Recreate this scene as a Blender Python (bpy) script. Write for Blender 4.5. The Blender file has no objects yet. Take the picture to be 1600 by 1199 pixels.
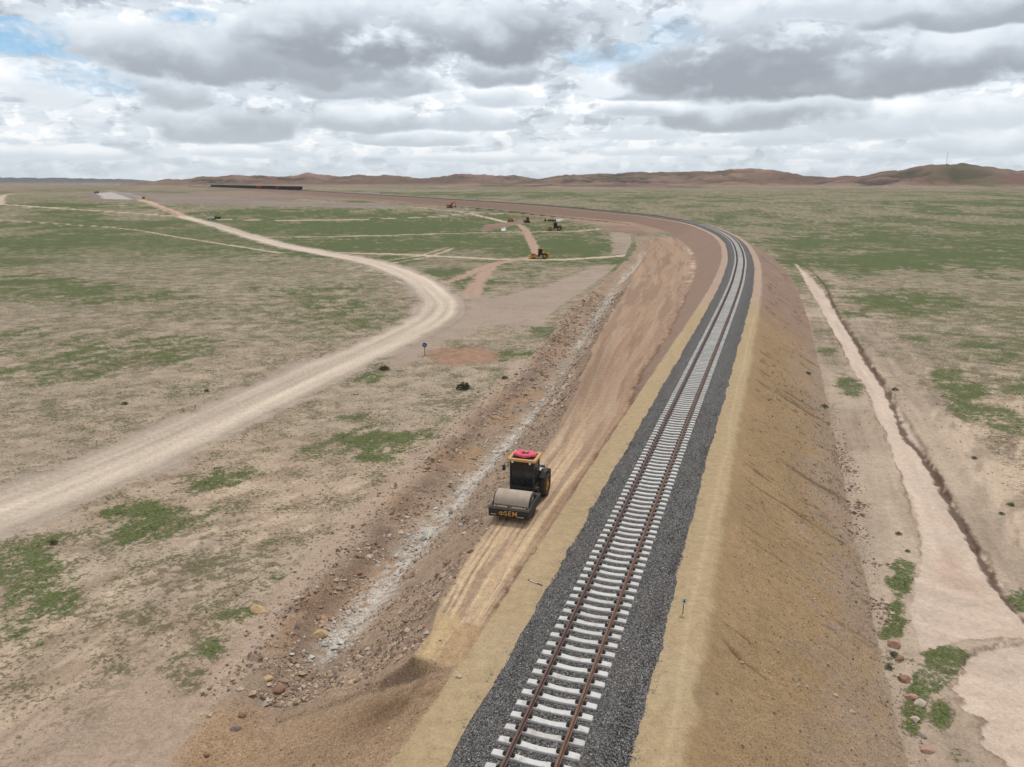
import bpy, bmesh, math, random
import numpy as np
from mathutils import Vector, Matrix
rng = np.random.default_rng(7); random.seed(7)
S = bpy.context.scene
COL = S.collection
# ------------------------------------------------------------------ camera
F_PX, Y_HOR, CX, CY, HC = 1190., 288., 800., 599.5, 16.7
PITCH = math.atan((CY - Y_HOR) / F_PX)
cam = bpy.data.cameras.new('camera'); camo = bpy.data.objects.new('camera', cam); COL.objects.link(camo)
camo.location = (0, 0, HC); camo.rotation_euler = (math.pi / 2 - PITCH, 0, 0)
cam.sensor_fit = 'HORIZONTAL'; cam.sensor_width = 36; cam.lens = 36 * F_PX / 1600.
cam.clip_start = 0.5; cam.clip_end = 40000
S.camera = camo
S.view_settings.view_transform = 'Standard'; S.view_settings.look = 'None'
S.view_settings.gamma = 1; S.view_settings.use_curve_mapping = False
S.view_settings.exposure = 0.26
# ------------------------------------------------------------------ sun
SUN_EL, SUN_AZ = 60., 25.       # azimuth clockwise from +Y
sun = bpy.data.lights.new('sun', 'SUN'); sun.energy = 2.0; sun.angle = math.radians(10); sun.color = (1, .95, .88)
suno = bpy.data.objects.new('sun', sun); COL.objects.link(suno)
_d = Vector((math.sin(math.radians(SUN_AZ)) * math.cos(math.radians(SUN_EL)), math.cos(math.radians(SUN_AZ)) * math.cos(math.radians(SUN_EL)), math.sin(math.radians(SUN_EL))))
suno.rotation_euler = _d.to_track_quat('Z', 'Y').to_euler(); suno.location = (0, 0, 300)

# ------------------------------------------------------------------ world: broken cloud over a Nishita sky
def ray(px, py):
    dx = (px - CX) / F_PX; dy = -(py - CY) / F_PX
    c, s = math.cos(PITCH), math.sin(PITCH)
    return dx, c + dy * s, -s + dy * c
def azel(px, py):
    x, y, z = ray(px, py)
    return math.degrees(math.atan2(x, y)), math.degrees(math.atan2(z, math.hypot(x, y)))

class NT:
    def __init__(s, tree): s.t = tree; s.n = tree.nodes; s.l = tree.links
    def new(s, ty, **k):
        n = s.n.new(ty)
        for a, b in k.items(): setattr(n, a, b)
        return n
    def put(s, sock, v):
        if isinstance(v, bpy.types.NodeSocket): s.l.new(v, sock)
        elif v is not None: sock.default_value = v
    def m(s, op, a, b=None, c=None, clamp=False):
        n = s.n.new('ShaderNodeMath'); n.operation = op; n.use_clamp = clamp
        for i, v in enumerate((a, b, c)):
            if v is not None: s.put(n.inputs[i], v)
        return n.outputs[0]
    def ss(s, v, lo, hi, a=0., b=1.):
        n = s.n.new('ShaderNodeMapRange'); n.interpolation_type = 'SMOOTHSTEP'
        s.put(n.inputs['Value'], v); s.put(n.inputs['From Min'], lo); s.put(n.inputs['From Max'], hi)
        n.inputs['To Min'].default_value = a; n.inputs['To Max'].default_value = b
        return n.outputs[0]
    def mix(s, f, a, b, blend='MIX'):
        n = s.n.new('ShaderNodeMix'); n.data_type = 'RGBA'; n.blend_type = blend; n.clamp_factor = True
        s.put(n.inputs[0], f)
        for i, v in ((6, a), (7, b)):
            if isinstance(v, tuple) and len(v) == 3: v = (*v, 1)
            s.put(n.inputs[i], v)
        return n.outputs[2]
    def noise(s, vec, scale, detail=4, rough=.55, dist=0., out=0, dim='3D'):
        n = s.n.new('ShaderNodeTexNoise'); s.put(n.inputs['Vector'], vec)
        n.inputs['Scale'].default_value = scale; n.inputs['Detail'].default_value = detail
        n.inputs['Roughness'].default_value = rough; n.inputs['Distortion'].default_value = dist
        n.noise_dimensions = dim
        return n.outputs[out]
    def vor(s, vec, scale, feature='F1', out='Distance', rand=1.):
        n = s.n.new('ShaderNodeTexVoronoi'); n.feature = feature; s.put(n.inputs['Vector'], vec)
        n.inputs['Scale'].default_value = scale; n.inputs['Randomness'].default_value = rand
        return n.outputs[out]
    def comb(s, x, y, z=0.):
        n = s.n.new('ShaderNodeCombineXYZ')
        for i, v in enumerate((x, y, z)): s.put(n.inputs[i], v)
        return n.outputs[0]
    def vm(s, op, a, b):
        n = s.n.new('ShaderNodeVectorMath'); n.operation = op; s.put(n.inputs[0], a); s.put(n.inputs[1], b)
        return n.outputs[0]

def srgb(r, g, b, k=1.):
    f = lambda c: ((c / 255.) / 12.92 if c <= 10 else ((c / 255. + .055) / 1.055) ** 2.4)
    return (f(r) * k, f(g) * k, f(b) * k)

W = bpy.data.worlds.new('World'); S.world = W; W.use_nodes = True
W.cycles.sampling_method = 'MANUAL'; W.cycles.sample_map_resolution = 512
nt = NT(W.node_tree); W.node_tree.nodes.clear()
sky = nt.new('ShaderNodeTexSky', sky_type='NISHITA', sun_disc=False)
sky.sun_elevation = math.radians(SUN_EL); sky.sun_rotation = math.radians(SUN_AZ)
tc = nt.new('ShaderNodeTexCoord').outputs['Generated']
sep = nt.new('ShaderNodeSeparateXYZ'); nt.l.new(tc, sep.inputs[0])
X, Y, Z = sep.outputs
azd = nt.m('MULTIPLY', nt.m('ARCTAN2', X, Y), 180 / math.pi)
hyp = nt.m('SQRT', nt.m('ADD', nt.m('MULTIPLY', X, X), nt.m('MULTIPLY', Y, Y)))
eld = nt.m('MULTIPLY', nt.m('ARCTAN2', Z, hyp), 180 / math.pi)
zc = nt.m('ADD', nt.m('MAXIMUM', Z, 0.), .15)
plane = nt.comb(nt.m('DIVIDE', X, zc), nt.m('DIVIDE', Y, zc), 0.)
# angular coordinates, puffs a little wider than tall
ang = nt.comb(nt.m('MULTIPLY', azd, .62), eld, 0.)
n_big = nt.noise(ang, .27, 5, .48, .08, 0, '2D')
n_fine = nt.noise(ang, .85, 6, .54, .15, 0, '2D')
n_pl = nt.noise(plane, 1.1, 5, .58, .2, 0, '2D')
n_pl2 = nt.noise(nt.vm('ADD', plane, (7., 3., 1.)), 3.2, 4, .6, 0., 0, '2D')
# thin veil and small far puffs over the whole vault : one brightness value carries all the cloud
def fl(a, b, f): return nt.m('MULTIPLY_ADD', f, nt.m('SUBTRACT', b, a), a)
val = nt.m('MULTIPLY_ADD', nt.ss(n_pl, .38, .62), .17, .64)
val = nt.m('MULTIPLY_ADD', nt.ss(n_pl2, .46, .66), -.09, val)
val = nt.m('MULTIPLY_ADD', nt.ss(n_fine, .49, .62), .17, val)
val = nt.m('MULTIPLY_ADD', nt.ss(nt.noise(nt.vm('ADD', nt.vm('MULTIPLY', ang, (1., 1.5, 1.)), (5., 2., 0.)), .8, 5, .55, .2, 0, '2D'), .50, .62), -.14, val)
bl = None
def gap(bl, px, py, w, h, k):
    a, e = azel(px, py)
    dx = nt.m('MULTIPLY_ADD', azd, 20.8 / w, -a * 20.8 / w); dy = nt.m('MULTIPLY_ADD', eld, 20.8 / h, -e * 20.8 / h)
    r = nt.m('MULTIPLY_ADD', dx, dx, nt.m('MULTIPLY', dy, dy))
    v = nt.m('MULTIPLY', nt.ss(nt.m('SUBTRACT', GN, r), .0, .9), k)
    return v if bl is None else nt.m('MAXIMUM', bl, v)
GN = nt.m('MULTIPLY_ADD', n_fine, 3.2, -.6)
for q in ((60,60,110,28,.85),(300,32,50,16,.6),(955,95,80,28,.5),(1050,55,70,30,.25),(120,125,120,22,.35),(560,100,60,20,.25)): bl = gap(bl, *q)
NZ = nt.m('ADD', nt.m('MULTIPLY_ADD', n_big, 3.2, 1 - 1.6), nt.m('MULTIPLY_ADD', n_fine, .9, -.45))
NS = nt.m('ADD', nt.m('MULTIPLY_ADD', n_big, 1.5, -.75), nt.m('MULTIPLY_ADD', n_fine, .5, -.25))
CLOUDS = [  # centre x, base y, half width, height (photo scale), darkness
 (100,245,120,14,.2),(420,243,130,14,.2),(760,250,140,12,.2),(1060,240,130,14,.2),(1370,245,150,14,.25),
 (330,218,90,18,.3),(640,222,100,22,.5),(1010,212,80,24,.2),(1240,222,120,22,.4),(1530,232,110,28,.45),
 (235,190,55,28,.3),(60,152,75,52,.0),(15,158,26,12,.75),(160,133,36,16,.5),(720,195,110,34,.4),
 (400,207,150,52,.75),(560,196,110,36,.6),(1350,205,170,50,.35),(1500,190,130,40,.25),
 (1160,188,170,56,.85),(985,178,75,22,.45),(800,160,90,30,.3),
 (262,157,82,46,.6),(500,143,140,36,.6),(650,137,60,36,.6),(1010,146,95,34,.55),
 (1330,128,150,40,.35),(930,140,50,46,-.1),(800,124,90,44,.75),
 (205,95,75,70,.3),(400,110,250,80,.85),(580,80,190,90,1.),(850,76,140,90,1.05),(1190,112,190,108,1.),(1500,118,190,78,.95),(1540,26,150,40,.85),(1290,22,110,40,.3)]
for (cx_, by, w_, h_, dk_) in CLOUDS:
    a, e = azel(cx_, by); kw = 20.8 / w_; kh = 20.8 / h_
    dx = nt.m('MULTIPLY_ADD', azd, kw, -a * kw); dy = nt.m('MULTIPLY_ADD', eld, kh, -e * kh)
    ay = nt.m('MAXIMUM', dy, nt.m('MULTIPLY', dy, -3.2))
    r = nt.m('MULTIPLY_ADD', dx, dx, nt.m('MULTIPLY', ay, ay))
    al = nt.ss(nt.m('SUBTRACT', NZ, r), -.05, .75)
    shd = nt.ss(nt.m('MULTIPLY_ADD', dy, 1.15, NS), -.05, 1.05)
    lo_, hi_ = .70 - .38 * dk_, .96 - .22 * dk_
    tone = nt.m('MULTIPLY_ADD', shd, hi_ - lo_, lo_)
    val = nt.m('MULTIPLY_ADD', al, nt.m('SUBTRACT', tone, val), val)
    if w_ >= 60: bl = nt.m('MULTIPLY_ADD', al, nt.m('MULTIPLY', bl, -1.), bl)
cr_ = nt.new('ShaderNodeValToRGB'); nt.l.new(val, cr_.inputs[0]); el_ = cr_.color_ramp.elements
el_[0].position = .28; el_[0].color = (*srgb(141,145,153), 1); el_[1].position = .92; el_[1].color = (*srgb(250,249,248), 1)
for p_, c_ in ((.45, srgb(170,176,184)), (.62, srgb(200,208,216)), (.78, srgb(226,231,236))):
    e_ = el_.new(p_); e_.color = (*c_, 1)
col = nt.mix(bl, cr_.outputs[0], srgb(132,182,218))
# higher than the frame: the same broken cloud goes on
hi = nt.mix(nt.ss(n_pl, .38, .62), srgb(150, 152, 162), srgb(228, 230, 233))
col = nt.mix(nt.ss(eld, 13., 20.), col, hi)
side = nt.m('ABSOLUTE', azd)
sidec = nt.mix(nt.ss(n_big, .42, .6), srgb(205, 212, 218), srgb(160, 164, 174))
col = nt.mix(nt.ss(side, 36., 46.), col, nt.mix(nt.ss(eld, 13., 20.), sidec, hi))
# paler towards the horizon through the air
col = nt.mix(nt.ss(eld, 0., 5., .62, 0.), col, srgb(206,216,225))
colx = nt.vm('MULTIPLY', col, (10., 10., 10.))
fin = nt.mix(.94, sky.outputs[0], colx)
bg = nt.new('ShaderNodeBackground'); nt.l.new(fin, bg.inputs[0]); bg.inputs[1].default_value = .1
wo = nt.new('ShaderNodeOutputWorld'); nt.l.new(bg.outputs[0], wo.inputs[0])

# ------------------------------------------------------------------ numpy noise
def _h(ix, iy, seed):
    n = (ix.astype(np.int64) * 374761393 + iy.astype(np.int64) * 668265263 + seed * 1442695041) & 0xffffffff
    n = ((n ^ (n >> 13)) * 1274126177) & 0xffffffff
    return ((n ^ (n >> 16)) & 0xffff) / 65535.
def vn(x, y, seed=0):
    ix = np.floor(x); iy = np.floor(y); fx = x - ix; fy = y - iy
    fx = fx * fx * (3 - 2 * fx); fy = fy * fy * (3 - 2 * fy)
    a = _h(ix, iy, seed); b = _h(ix + 1, iy, seed); c = _h(ix, iy + 1, seed); d = _h(ix + 1, iy + 1, seed)
    return (a + (b - a) * fx) * (1 - fy) + (c + (d - c) * fx) * fy
def fb(x, y, sc, o=4, seed=0, r=.5):
    v = 0.; a = 1.; t = 0.
    for k in range(o):
        v = v + a * vn(x * sc + 13.7 * k, y * sc - 7.1 * k, seed + k); t += a; a *= r; sc *= 2.03
    return v / t
def sst(v, lo, hi):
    q = np.clip((v - lo) / (hi - lo), 0, 1); return q * q * (3 - 2 * q)

# ------------------------------------------------------------------ railway line
def unp(px, py, z):
    x, y, w = ray(px, py); t = (z - HC) / w
    return (x * t, y * t)
_c = [unp(x, y, 0) for x, y in ((828,1199),(1038.6,700),(1127.6,500),(1140.3,470),(1151.6,440),(1157.6,410),(1156,395),(1150,380),(1142.6,372.5),(1132,365),(1115.6,357.5),(1094.6,350),(1067.5,344))]
_c += [(75,430),(55,470),(31,505),(12,532),(-19,570),(-58,612),(-85,640),(-115,672),(-157,722),(-215,800),(-573,1500),(-800,1950)]
_zz = [0]*13 + [.3, 1.3, 2.8, 3.6, 4.7, 5.9, 7.0, 7.9, 9.1, 10.8, 11.9, 12.]
_c = np.array(_c); _u = (_c[0] - _c[1]); _u /= np.hypot(*_u)
_c = np.vstack([_c[0] + _u * 70, _c]); _zz = [0] + _zz
_L = np.r_[0, np.cumsum(np.hypot(*np.diff(_c, axis=0).T))]
TS = np.arange(0, _L[-1], 1.)
def smooth(a, w):
    k = np.hanning(w); k /= k.sum(); e = w // 2
    b = np.r_[2 * a[0] - a[e:0:-1], a, 2 * a[-1] - a[-2:-e - 2:-1]]
    return np.convolve(b, k, 'valid')[:len(a)]
TX = smooth(np.interp(TS, _L, _c[:, 0]), 41); TY = smooth(np.interp(TS, _L, _c[:, 1]), 41); TZ = smooth(np.interp(TS, _L, _zz), 61)
TS = TS - 70.
_tx = np.gradient(TX); _ty = np.gradient(TY); _n = np.hypot(_tx, _ty); TTX = _tx / _n; TTY = _ty / _n
TZ[TS < 380] = 0
def pos(s, t):
    x = np.interp(s, TS, TX); y = np.interp(s, TS, TY); a = np.interp(s, TS, TTX); b = np.interp(s, TS, TTY)
    return x + b * t, y - a * t
def st_of(x, y):
    n = len(x); s = np.full(n, -999.); t = np.full(n, 999.)
    cs = np.arange(0, len(TS), 12)
    for i in range(0, n, 60000):
        xx = x[i:i + 60000]; yy = y[i:i + 60000]
        d = (xx[:, None] - TX[cs]) ** 2 + (yy[:, None] - TY[cs]) ** 2
        j = cs[d.argmin(1)]
        w = np.clip(j[:, None] + np.arange(-12, 13), 1, len(TS) - 2)
        d = (xx[:, None] - TX[w]) ** 2 + (yy[:, None] - TY[w]) ** 2
        j = w[np.arange(len(xx)), d.argmin(1)]
        rx = xx - TX[j]; ry = yy - TY[j]
        s[i:i + 60000] = TS[j] + rx * TTX[j] + ry * TTY[j]; t[i:i + 60000] = rx * TTY[j] - ry * TTX[j]
    return s, t
# section tables against distance along the line
iv = np.interp
def bR(s): return iv(s, [0,40,53,76,103,137,169,205,268,320], [-4.2,-4.3,-5.7,-6.3,-7.8,-9.2,-10.2,-11,-12.5,-13])
def bZ(s): return iv(s, [0,30,53,76,103,137,169,205,300], [-.95,-1.05,-1.6,-2.0,-2.7,-3.4,-3.9,-4.3,-4.5])
def bL(s): return iv(s, [0,5,12,19,30,48,70,105,165,215,290,320], [-5.6,-6.3,-7.2,-7.8,-8.2,-10.4,-14,-18.3,-24.2,-26,-25,-20])
def wT(s): return iv(s, [-60,9,18,34,51,75,104,157,205,300], [-12.6,-13.6,-14.2,-15.1,-15.9,-18.3,-21.9,-26.6,-28.2,-27])
def dL(s): return iv(s, [-60,0,7,13,20,29,42,58,83,118,158,197,300,340], [-14,-14.5,-15.3,-16.4,-17.1,-18.2,-19.6,-20.6,-23.9,-27.6,-29.4,-30.2,-29,-27])
def borderL(s): return iv(s, [-60,0,30,58,83,118,250,330,400,1700], [-20,-20,-22,-25,-28,-31,-33,-30,-17,-15])
BR = 14.
def trk_z(s): return iv(s, TS, TZ)

_pd = np.arange(0, 17000, 10.)
_pz = np.interp(_pd, [0,350,430,473,506,532,570,615,645,682,740,830,1600,3000,6000,17000], [-5.2,-5.0,-3.9,-2.7,-1.3,-.3,1.0,2.5,3.6,4.6,5.8,7.8,9.6,10.3,10.8,11])
_pz = smooth(_pz, 9)
def plain0(x, y):
    d = np.hypot(x, y)
    return iv(d, _pd, _pz)
def hitp(px, py):
    """where a sight line meets the plain"""
    x, y, z = ray(px, py); h = math.hypot(x, y); d = np.geomspace(8, 12000, 3000)
    dz = HC + z / h * d - iv(d, _pd, _pz); k = int(np.argmax(dz < 0)) or 2999
    a = dz[k - 1] / (dz[k - 1] - dz[k]) if dz[k] != dz[k - 1] else 0
    dd = d[k - 1] + (d[k] - d[k - 1]) * a
    return (x / h * dd, y / h * dd)

# hills : crest lines of the ranges
def crest(tab):
    a = []; e = []
    for px, py in tab:
        q = azel(px, py); a.append(q[0]); e.append(math.tan(math.radians(q[1])))
    return np.array(a), np.array(e)
H0 = crest([(-900,278),(-400,280),(-100,276),(0,276.5),(50,276.8),(120,278),(150,278.5),(200,279.5),(225,281.5),(260,284),(400,285),(900,284),(1500,283),(2400,280)])
H1 = crest([(190,289),(228,284.5),(262,281.5),(300,278),(340,274),(362,271),(380,274),(400,275.5),(435,275),(480,272.5),(530,274),(590,274),(615,276),(640,277.5),(700,278),(722,274.5),(745,274),(772,274),(800,276),(820,280),(838,282.5),(900,287),(960,291)])
H2 = crest([(780,290),(820,282),(850,278.5),(885,273.5),(925,270.5),(965,272.5),(1010,271),(1060,269),(1120,265),(1190,262.5),(1230,267.5),(1258,275),(1300,277),(1345,276.5),(1400,282),(1480,290)])
H3 = crest([(1240,292),(1290,281),(1340,277),(1380,268),(1430,260.5),(1455,257),(1480,253.5),(1520,256),(1560,266),(1600,268.5),(1640,266),(1720,270),(1800,262),(1900,268),(2100,258),(2400,266)])
def hills(x, y):
    d = np.hypot(x, y); az = np.degrees(np.arctan2(x, y))
    z = np.zeros_like(x); w = np.zeros_like(x)
    zp = plain0(x, y)
    rid = 1 - np.abs(2 * fb(x, y, .0042, 5, 31, .55) - 1)
    det = np.abs(2 * fb(x, y, .0075, 5, 41, .6) - 1) * 1.1
    for (A, E), D, Wn, Wf, sd in ((H0, 9000, 1700, 2500, 1), (H1, 3000, 650, 800, 2), (H2, 2500, 600, 700, 3), (H3, 1900, 480, 700, 4)):
        Dw = D * (1 + .05 * (fb(az, az * 0, .13, 2, sd) - .5))
        e = iv(az, A, E) + ((fb(az, az * 0 + sd, .9, 4, sd + 9, .6) - .5) * .0062 + .0009) * (D < 8000)
        lim = (az > A[0]) & (az < A[-1])
        H = np.maximum(HC + e * Dw - zp, 0) * np.where(lim, 1, 0)
        q = (d - Dw) / np.where(d < Dw, Wn, Wf)
        pr = np.exp(-q * q * 1.3)
        k = pr * (1 - (1 - pr * .93) * 1.6 * (rid * .7 + (1 - det) * .55 - .45)) - .10 * (1 - sst(det, .0, .35)) * sst(pr, .2, .6)
        k = np.clip(k, 0, 1)
        h = H * k
        w = np.maximum(w, sst(h, 2.5, 9) if D < 8000 else sst(h, 5, 30)); z = np.maximum(z, h)
    foot = sst(d, 1250, 1700) * (1 - sst(d, 3500, 4500)) * np.clip(fb(x, y, .004, 4, 77) - .5, 0, 1) * 26 * sst(az, -16, 2)
    z = z + foot; w = np.maximum(w, sst(foot, 1., 3.))
    return z, w

# ------------------------------------------------------------------ ground markings, all placed on the plain
K = .86
TAN = srgb(172,156,137,K); ROADL = srgb(207,191,172,K); ROADG = srgb(172,157,142,K); CLEAR = srgb(168,151,135,K)
BENCH = srgb(166,142,120,K); BENCHT = srgb(188,163,132,K); SHO = srgb(176,155,122,K); SHOF = srgb(176,153,134,K)
SLO = srgb(158,133,100,K); SLOG = srgb(156,136,116,K); SLOF = srgb(150,126,110,K); WASH = srgb(204,184,166,K); WHITE = srgb(206,200,188,K)
RUB = srgb(166,143,122,K); RED = srgb(150,122,106,K); PINK = srgb(180,156,140,K); DKB = srgb(88,66,52,K); OCHRE = srgb(164,132,100,K)
class Road:
    def __init__(s, name, pts, hw, col, edge=None, ew=0., zone=None, z=None):
        s.name = name; P = [hitp(*p) for p in pts]
        # resample as a smooth curve
        P = np.array(P); L = np.r_[0, np.cumsum(np.hypot(*np.diff(P, axis=0).T))]
        s.P = P; s.L = L; s.hw = hw; s.col = col; s.edge = edge; s.ew = ew; s.lab = zone
    def q(s, x, y):
        best = np.full(len(x), 1e9); off = np.zeros(len(x)); al = np.zeros(len(x))
        for i in range(len(s.P) - 1):
            a = s.P[i]; b = s.P[i + 1]; v = b - a; l = math.hypot(*v)
            if l < 1e-6: continue
            v = v / l
            u = np.clip((x - a[0]) * v[0] + (y - a[1]) * v[1], 0, l)
            dx = x - a[0] - v[0] * u; dy = y - a[1] - v[1] * u; d = np.hypot(dx, dy)
            m = d < best
            best = np.where(m, d, best); off = np.where(m, d * np.sign(dx * v[1] - dy * v[0]), off); al = np.where(m, s.L[i] + u, al)
        return best, off, al
def spl(pts, n=6):
    """Catmull-Rom through photo points, so bends stay round"""
    p = [np.array(q, float) for q in pts]; p = [2 * p[0] - p[1]] + p + [2 * p[-1] - p[-2]]; o = []
    for i in range(1, len(p) - 2):
        for k in range(n):
            t = k / n
            o.append(.5 * ((2 * p[i]) + (-p[i-1] + p[i+1]) * t + (2*p[i-1] - 5*p[i] + 4*p[i+1] - p[i+2]) * t*t + (-p[i-1] + 3*p[i] - 3*p[i+1] + p[i+2]) * t**3))
    o.append(p[-2]); return [tuple(q) for q in o]
TRK = srgb(198,179,156,K); TRR = srgb(178,150,130,K)
ROADS = [
 Road('dirt_track', [(-160,340),(0,344),(67,348.4),(169,354.5),(216,359.5),(304,374.7),(371,385),(439,396)], 1.0, TRK),
 Road('dirt_track', [(500,395),(540,395.5),(641,398),(776,405),(877,405.8),(945,401.7),(1012,396)], 2.3, TRK),
 Road('dirt_track', [(400,372),(422,371.4),(540,370),(709,365.3),(827,363),(911,360.6),(962,356),(985,353)], 2.2, TRK),
 Road('dirt_track', [(322,342.5),(440,345),(564,343.8),(665,339.3),(726,333.7)], 2.0, TRK),
 Road('dirt_track', [(470,312.5),(507,315),(642,322.9),(721,330.3),(789,334)], 2.8, PINK),
 Road('dirt_track', [(721,332),(737,333.7),(765,340),(791,347.5)], 2.3, TRK),
 Road('dirt_track', spl([(792,350),(810,351.6),(820,358),(826,370),(834,384),(839,398),(815,404),(790,409),(769,414.7),(753,433.4),(741,452),(735,466)]), 1.9, TRR),
 Road('dirt_track', spl([(782,409),(755,417),(727,430.7),(700,440),(672,446)]), 1.5, TRR),
 Road('dirt_track', [(545,420),(600,408),(655,400),(700,386)], .7, TRK), Road('dirt_track', [(575,423),(620,410),(672,401),(708,388)], .7, TRK), 
 Road('dirt_track', [(232,321),(150,323),(84,324.5),(40,324)], 2.0, TRK),
 Road('dirt_track', [(-200,316),(-60,322),(0,319.5),(34,321.4),(101,327),(202,333.6),(262,337.5),(287,339)], 2.6, TRK),
 Road('dirt_track', [(0,319),(1,310),(6,305),(30,303),(124,301)], 2.6, TRK),
 Road('dirt_track', [(500,302),(600,300),(700,297.6),(800,295),(960,293.8)], 5., srgb(170,160,138,K)),
 Road('dirt_track', [(780,471.5),(820,473),(870,477),(912,475)], .6, srgb(205,188,165,K)),
]
MAIN = Road('dirt_road', spl([(-420,970),(-150,860),(0,800),(120,752),(250,697),(370,642),(500,581),(580,547),(640,517),(676,497),(688,478),(680,460),(647,435),(580,410),(505,396),(440,383),(388,369),(335,352),(287,339)]), 3.5, ROADL, ROADG, 1.3)
MAIN2 = Road('dirt_road', [(291,340),(250,324),(219,312.5)], 3.6, srgb(196,168,142,K))
MAIN3 = Road('dirt_road', [(219,312.5),(190,303),(169,297.5),(142,292.5)], 5., srgb(150,140,132,K))
class Poly:
    def __init__(s, name, pts, col, soft=1.2): s.name = name; s.P = np.array([hitp(*p) for p in pts]); s.col = col; s.soft = soft
    def q(s, x, y):
        ins = np.zeros(len(x), bool); best = np.full(len(x), 1e9); n = len(s.P)
        lo = s.P.min(0) - 15; hi = s.P.max(0) + 15
        box = (x > lo[0]) & (x < hi[0]) & (y > lo[1]) & (y < hi[1])
        if not box.any(): return -best
        xs = x[box]; ys = y[box]; i_ = np.zeros(len(xs), bool); b_ = np.full(len(xs), 1e9)
        for i in range(n):
            a = s.P[i]; b = s.P[(i + 1) % n]
            c = (a[1] > ys) != (b[1] > ys)
            xi = (b[0] - a[0]) * (ys - a[1]) / (b[1] - a[1] + 1e-12) + a[0]
            i_ ^= c & (xs < xi)
            v = b - a; l2 = v @ v + 1e-9; u = np.clip(((xs - a[0]) * v[0] + (ys - a[1]) * v[1]) / l2, 0, 1)
            b_ = np.minimum(b_, np.hypot(xs - a[0] - v[0] * u, ys - a[1] - v[1] * u))
        out = -best; out[box] = np.where(i_, b_, -b_)
        return out
POLYS = [
 Poly('graded_clearing', [(737,463),(765,464),(800,458),(850,447),(898,430),(925,416),(985,410),(1010,400),(985,440),(930,500),(880,510),(830,511),(756,512),(713,530),(671,549),(640,566),(600,590),(610,560),(660,520),(705,500),(715,480)], CLEAR),
 Poly('graded_clearing', [(952,363),(975,363),(1010,372),(1030,385),(1020,397),(972,397),(955,398),(957,385)], CLEAR),
 Poly('graded_clearing', [(127,301),(225,300),(215,312.8),(150,314.5)], srgb(140,128,122,K)),
 Poly('gravel_pad', [(150,302.5),(162,311.5),(213,312.6),(222,309),(182,300.5)], srgb(186,180,172,K)),
 Poly('bare_red_earth', [(430,296.5),(560,301),(690,309.5),(790,315),(830,322),(800,324),(740,321),(700,325),(655,321),(560,313),(440,312),(300,305),(290,300)], srgb(152,130,116,K), 4),
 Poly('bare_red_earth', [(640,321),(700,322.5),(740,321),(720,318),(690,317.5),(655,318)], RED, 2),
 Poly('bare_red_earth', [(758,352),(790,348),(822,344),(880,339),(940,341),(905,346),(850,345),(815,350),(785,356),(760,362),(745,360)], RED, 2),
 Poly('bare_red_earth', [(788,333),(840,333),(880,338),(860,338.5),(800,336)], RED, 2),
 Poly('bare_earth', [(850,322),(930,330),(1000,341),(1040,352),(1050,372),(1010,372),(985,366),(965,357),(920,349),(880,343),(840,330),(820,322)], srgb(160,136,118,K), 4),
 Poly('bare_red_earth', [(935,356),(965,353),(1000,358),(1015,366),(985,366),(950,361)], RED, 2),
 Poly('bare_earth', [(240,318),(420,322),(600,325),(640,323),(600,318),(440,313),(300,306),(220,302)], srgb(150,136,126,K), 4),
 Poly('raked_soil', [(672,548),(700,545),(745,543),(780,548),(806,570),(800,577),(770,570),(720,572),(690,570)], srgb(160,128,106,K), 1.6),
 Poly('gravel_pad', [(867,343),(882,341.5),(878,345.5),(868,346)], srgb(190,186,180,K), .6),
 Poly('gravel_pad', [(783,357),(791,355),(790,361),(783,361.5)], srgb(225,225,225,K), .5),
]
FAN = Poly('dry_wash', [(1431,775),(1442,850),(1436,885),(1424.6,920),(1411,990),(1432,1024),(1466,1008),(1522,997),(1600,995),(1700,1000),(1660,1010),(1650,980),(1599,969),(1564,920),(1529,871),(1515,843),(1482,780)], WASH, .4)
FAN2 = Poly('dry_wash', [(1500,1030),(1505,1060),(1516,1120),(1540,1160),(1560,1199),(1590,1290),(1760,1290),(1720,1100),(1620,1010),(1560,1005),(1520,1012)], WASH, .5)
WSH = Road('dry_wash', spl([(1243,412),(1262,433),(1290,475),(1323,530),(1347,570),(1373,613),(1399,663),(1428,725),(1455,782),(1480,840),(1500,880)]), 1.0, WASH)
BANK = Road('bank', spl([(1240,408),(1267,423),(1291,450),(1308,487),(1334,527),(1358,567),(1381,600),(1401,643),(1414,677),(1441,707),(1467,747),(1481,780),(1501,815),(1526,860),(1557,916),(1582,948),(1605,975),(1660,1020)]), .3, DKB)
RILL = Road('rill', spl([(1505,1040),(1520,1020),(1560,1012),(1600,1006),(1640,1010)]), .15, DKB)
WHALF = lambda al, x, y: iv(np.hypot(x, y), [20, 30, 45, 60, 90, 130, 250], [2.2, 1.9, 1.6, 1.4, 1.2, 1.3, 1.3])
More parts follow.
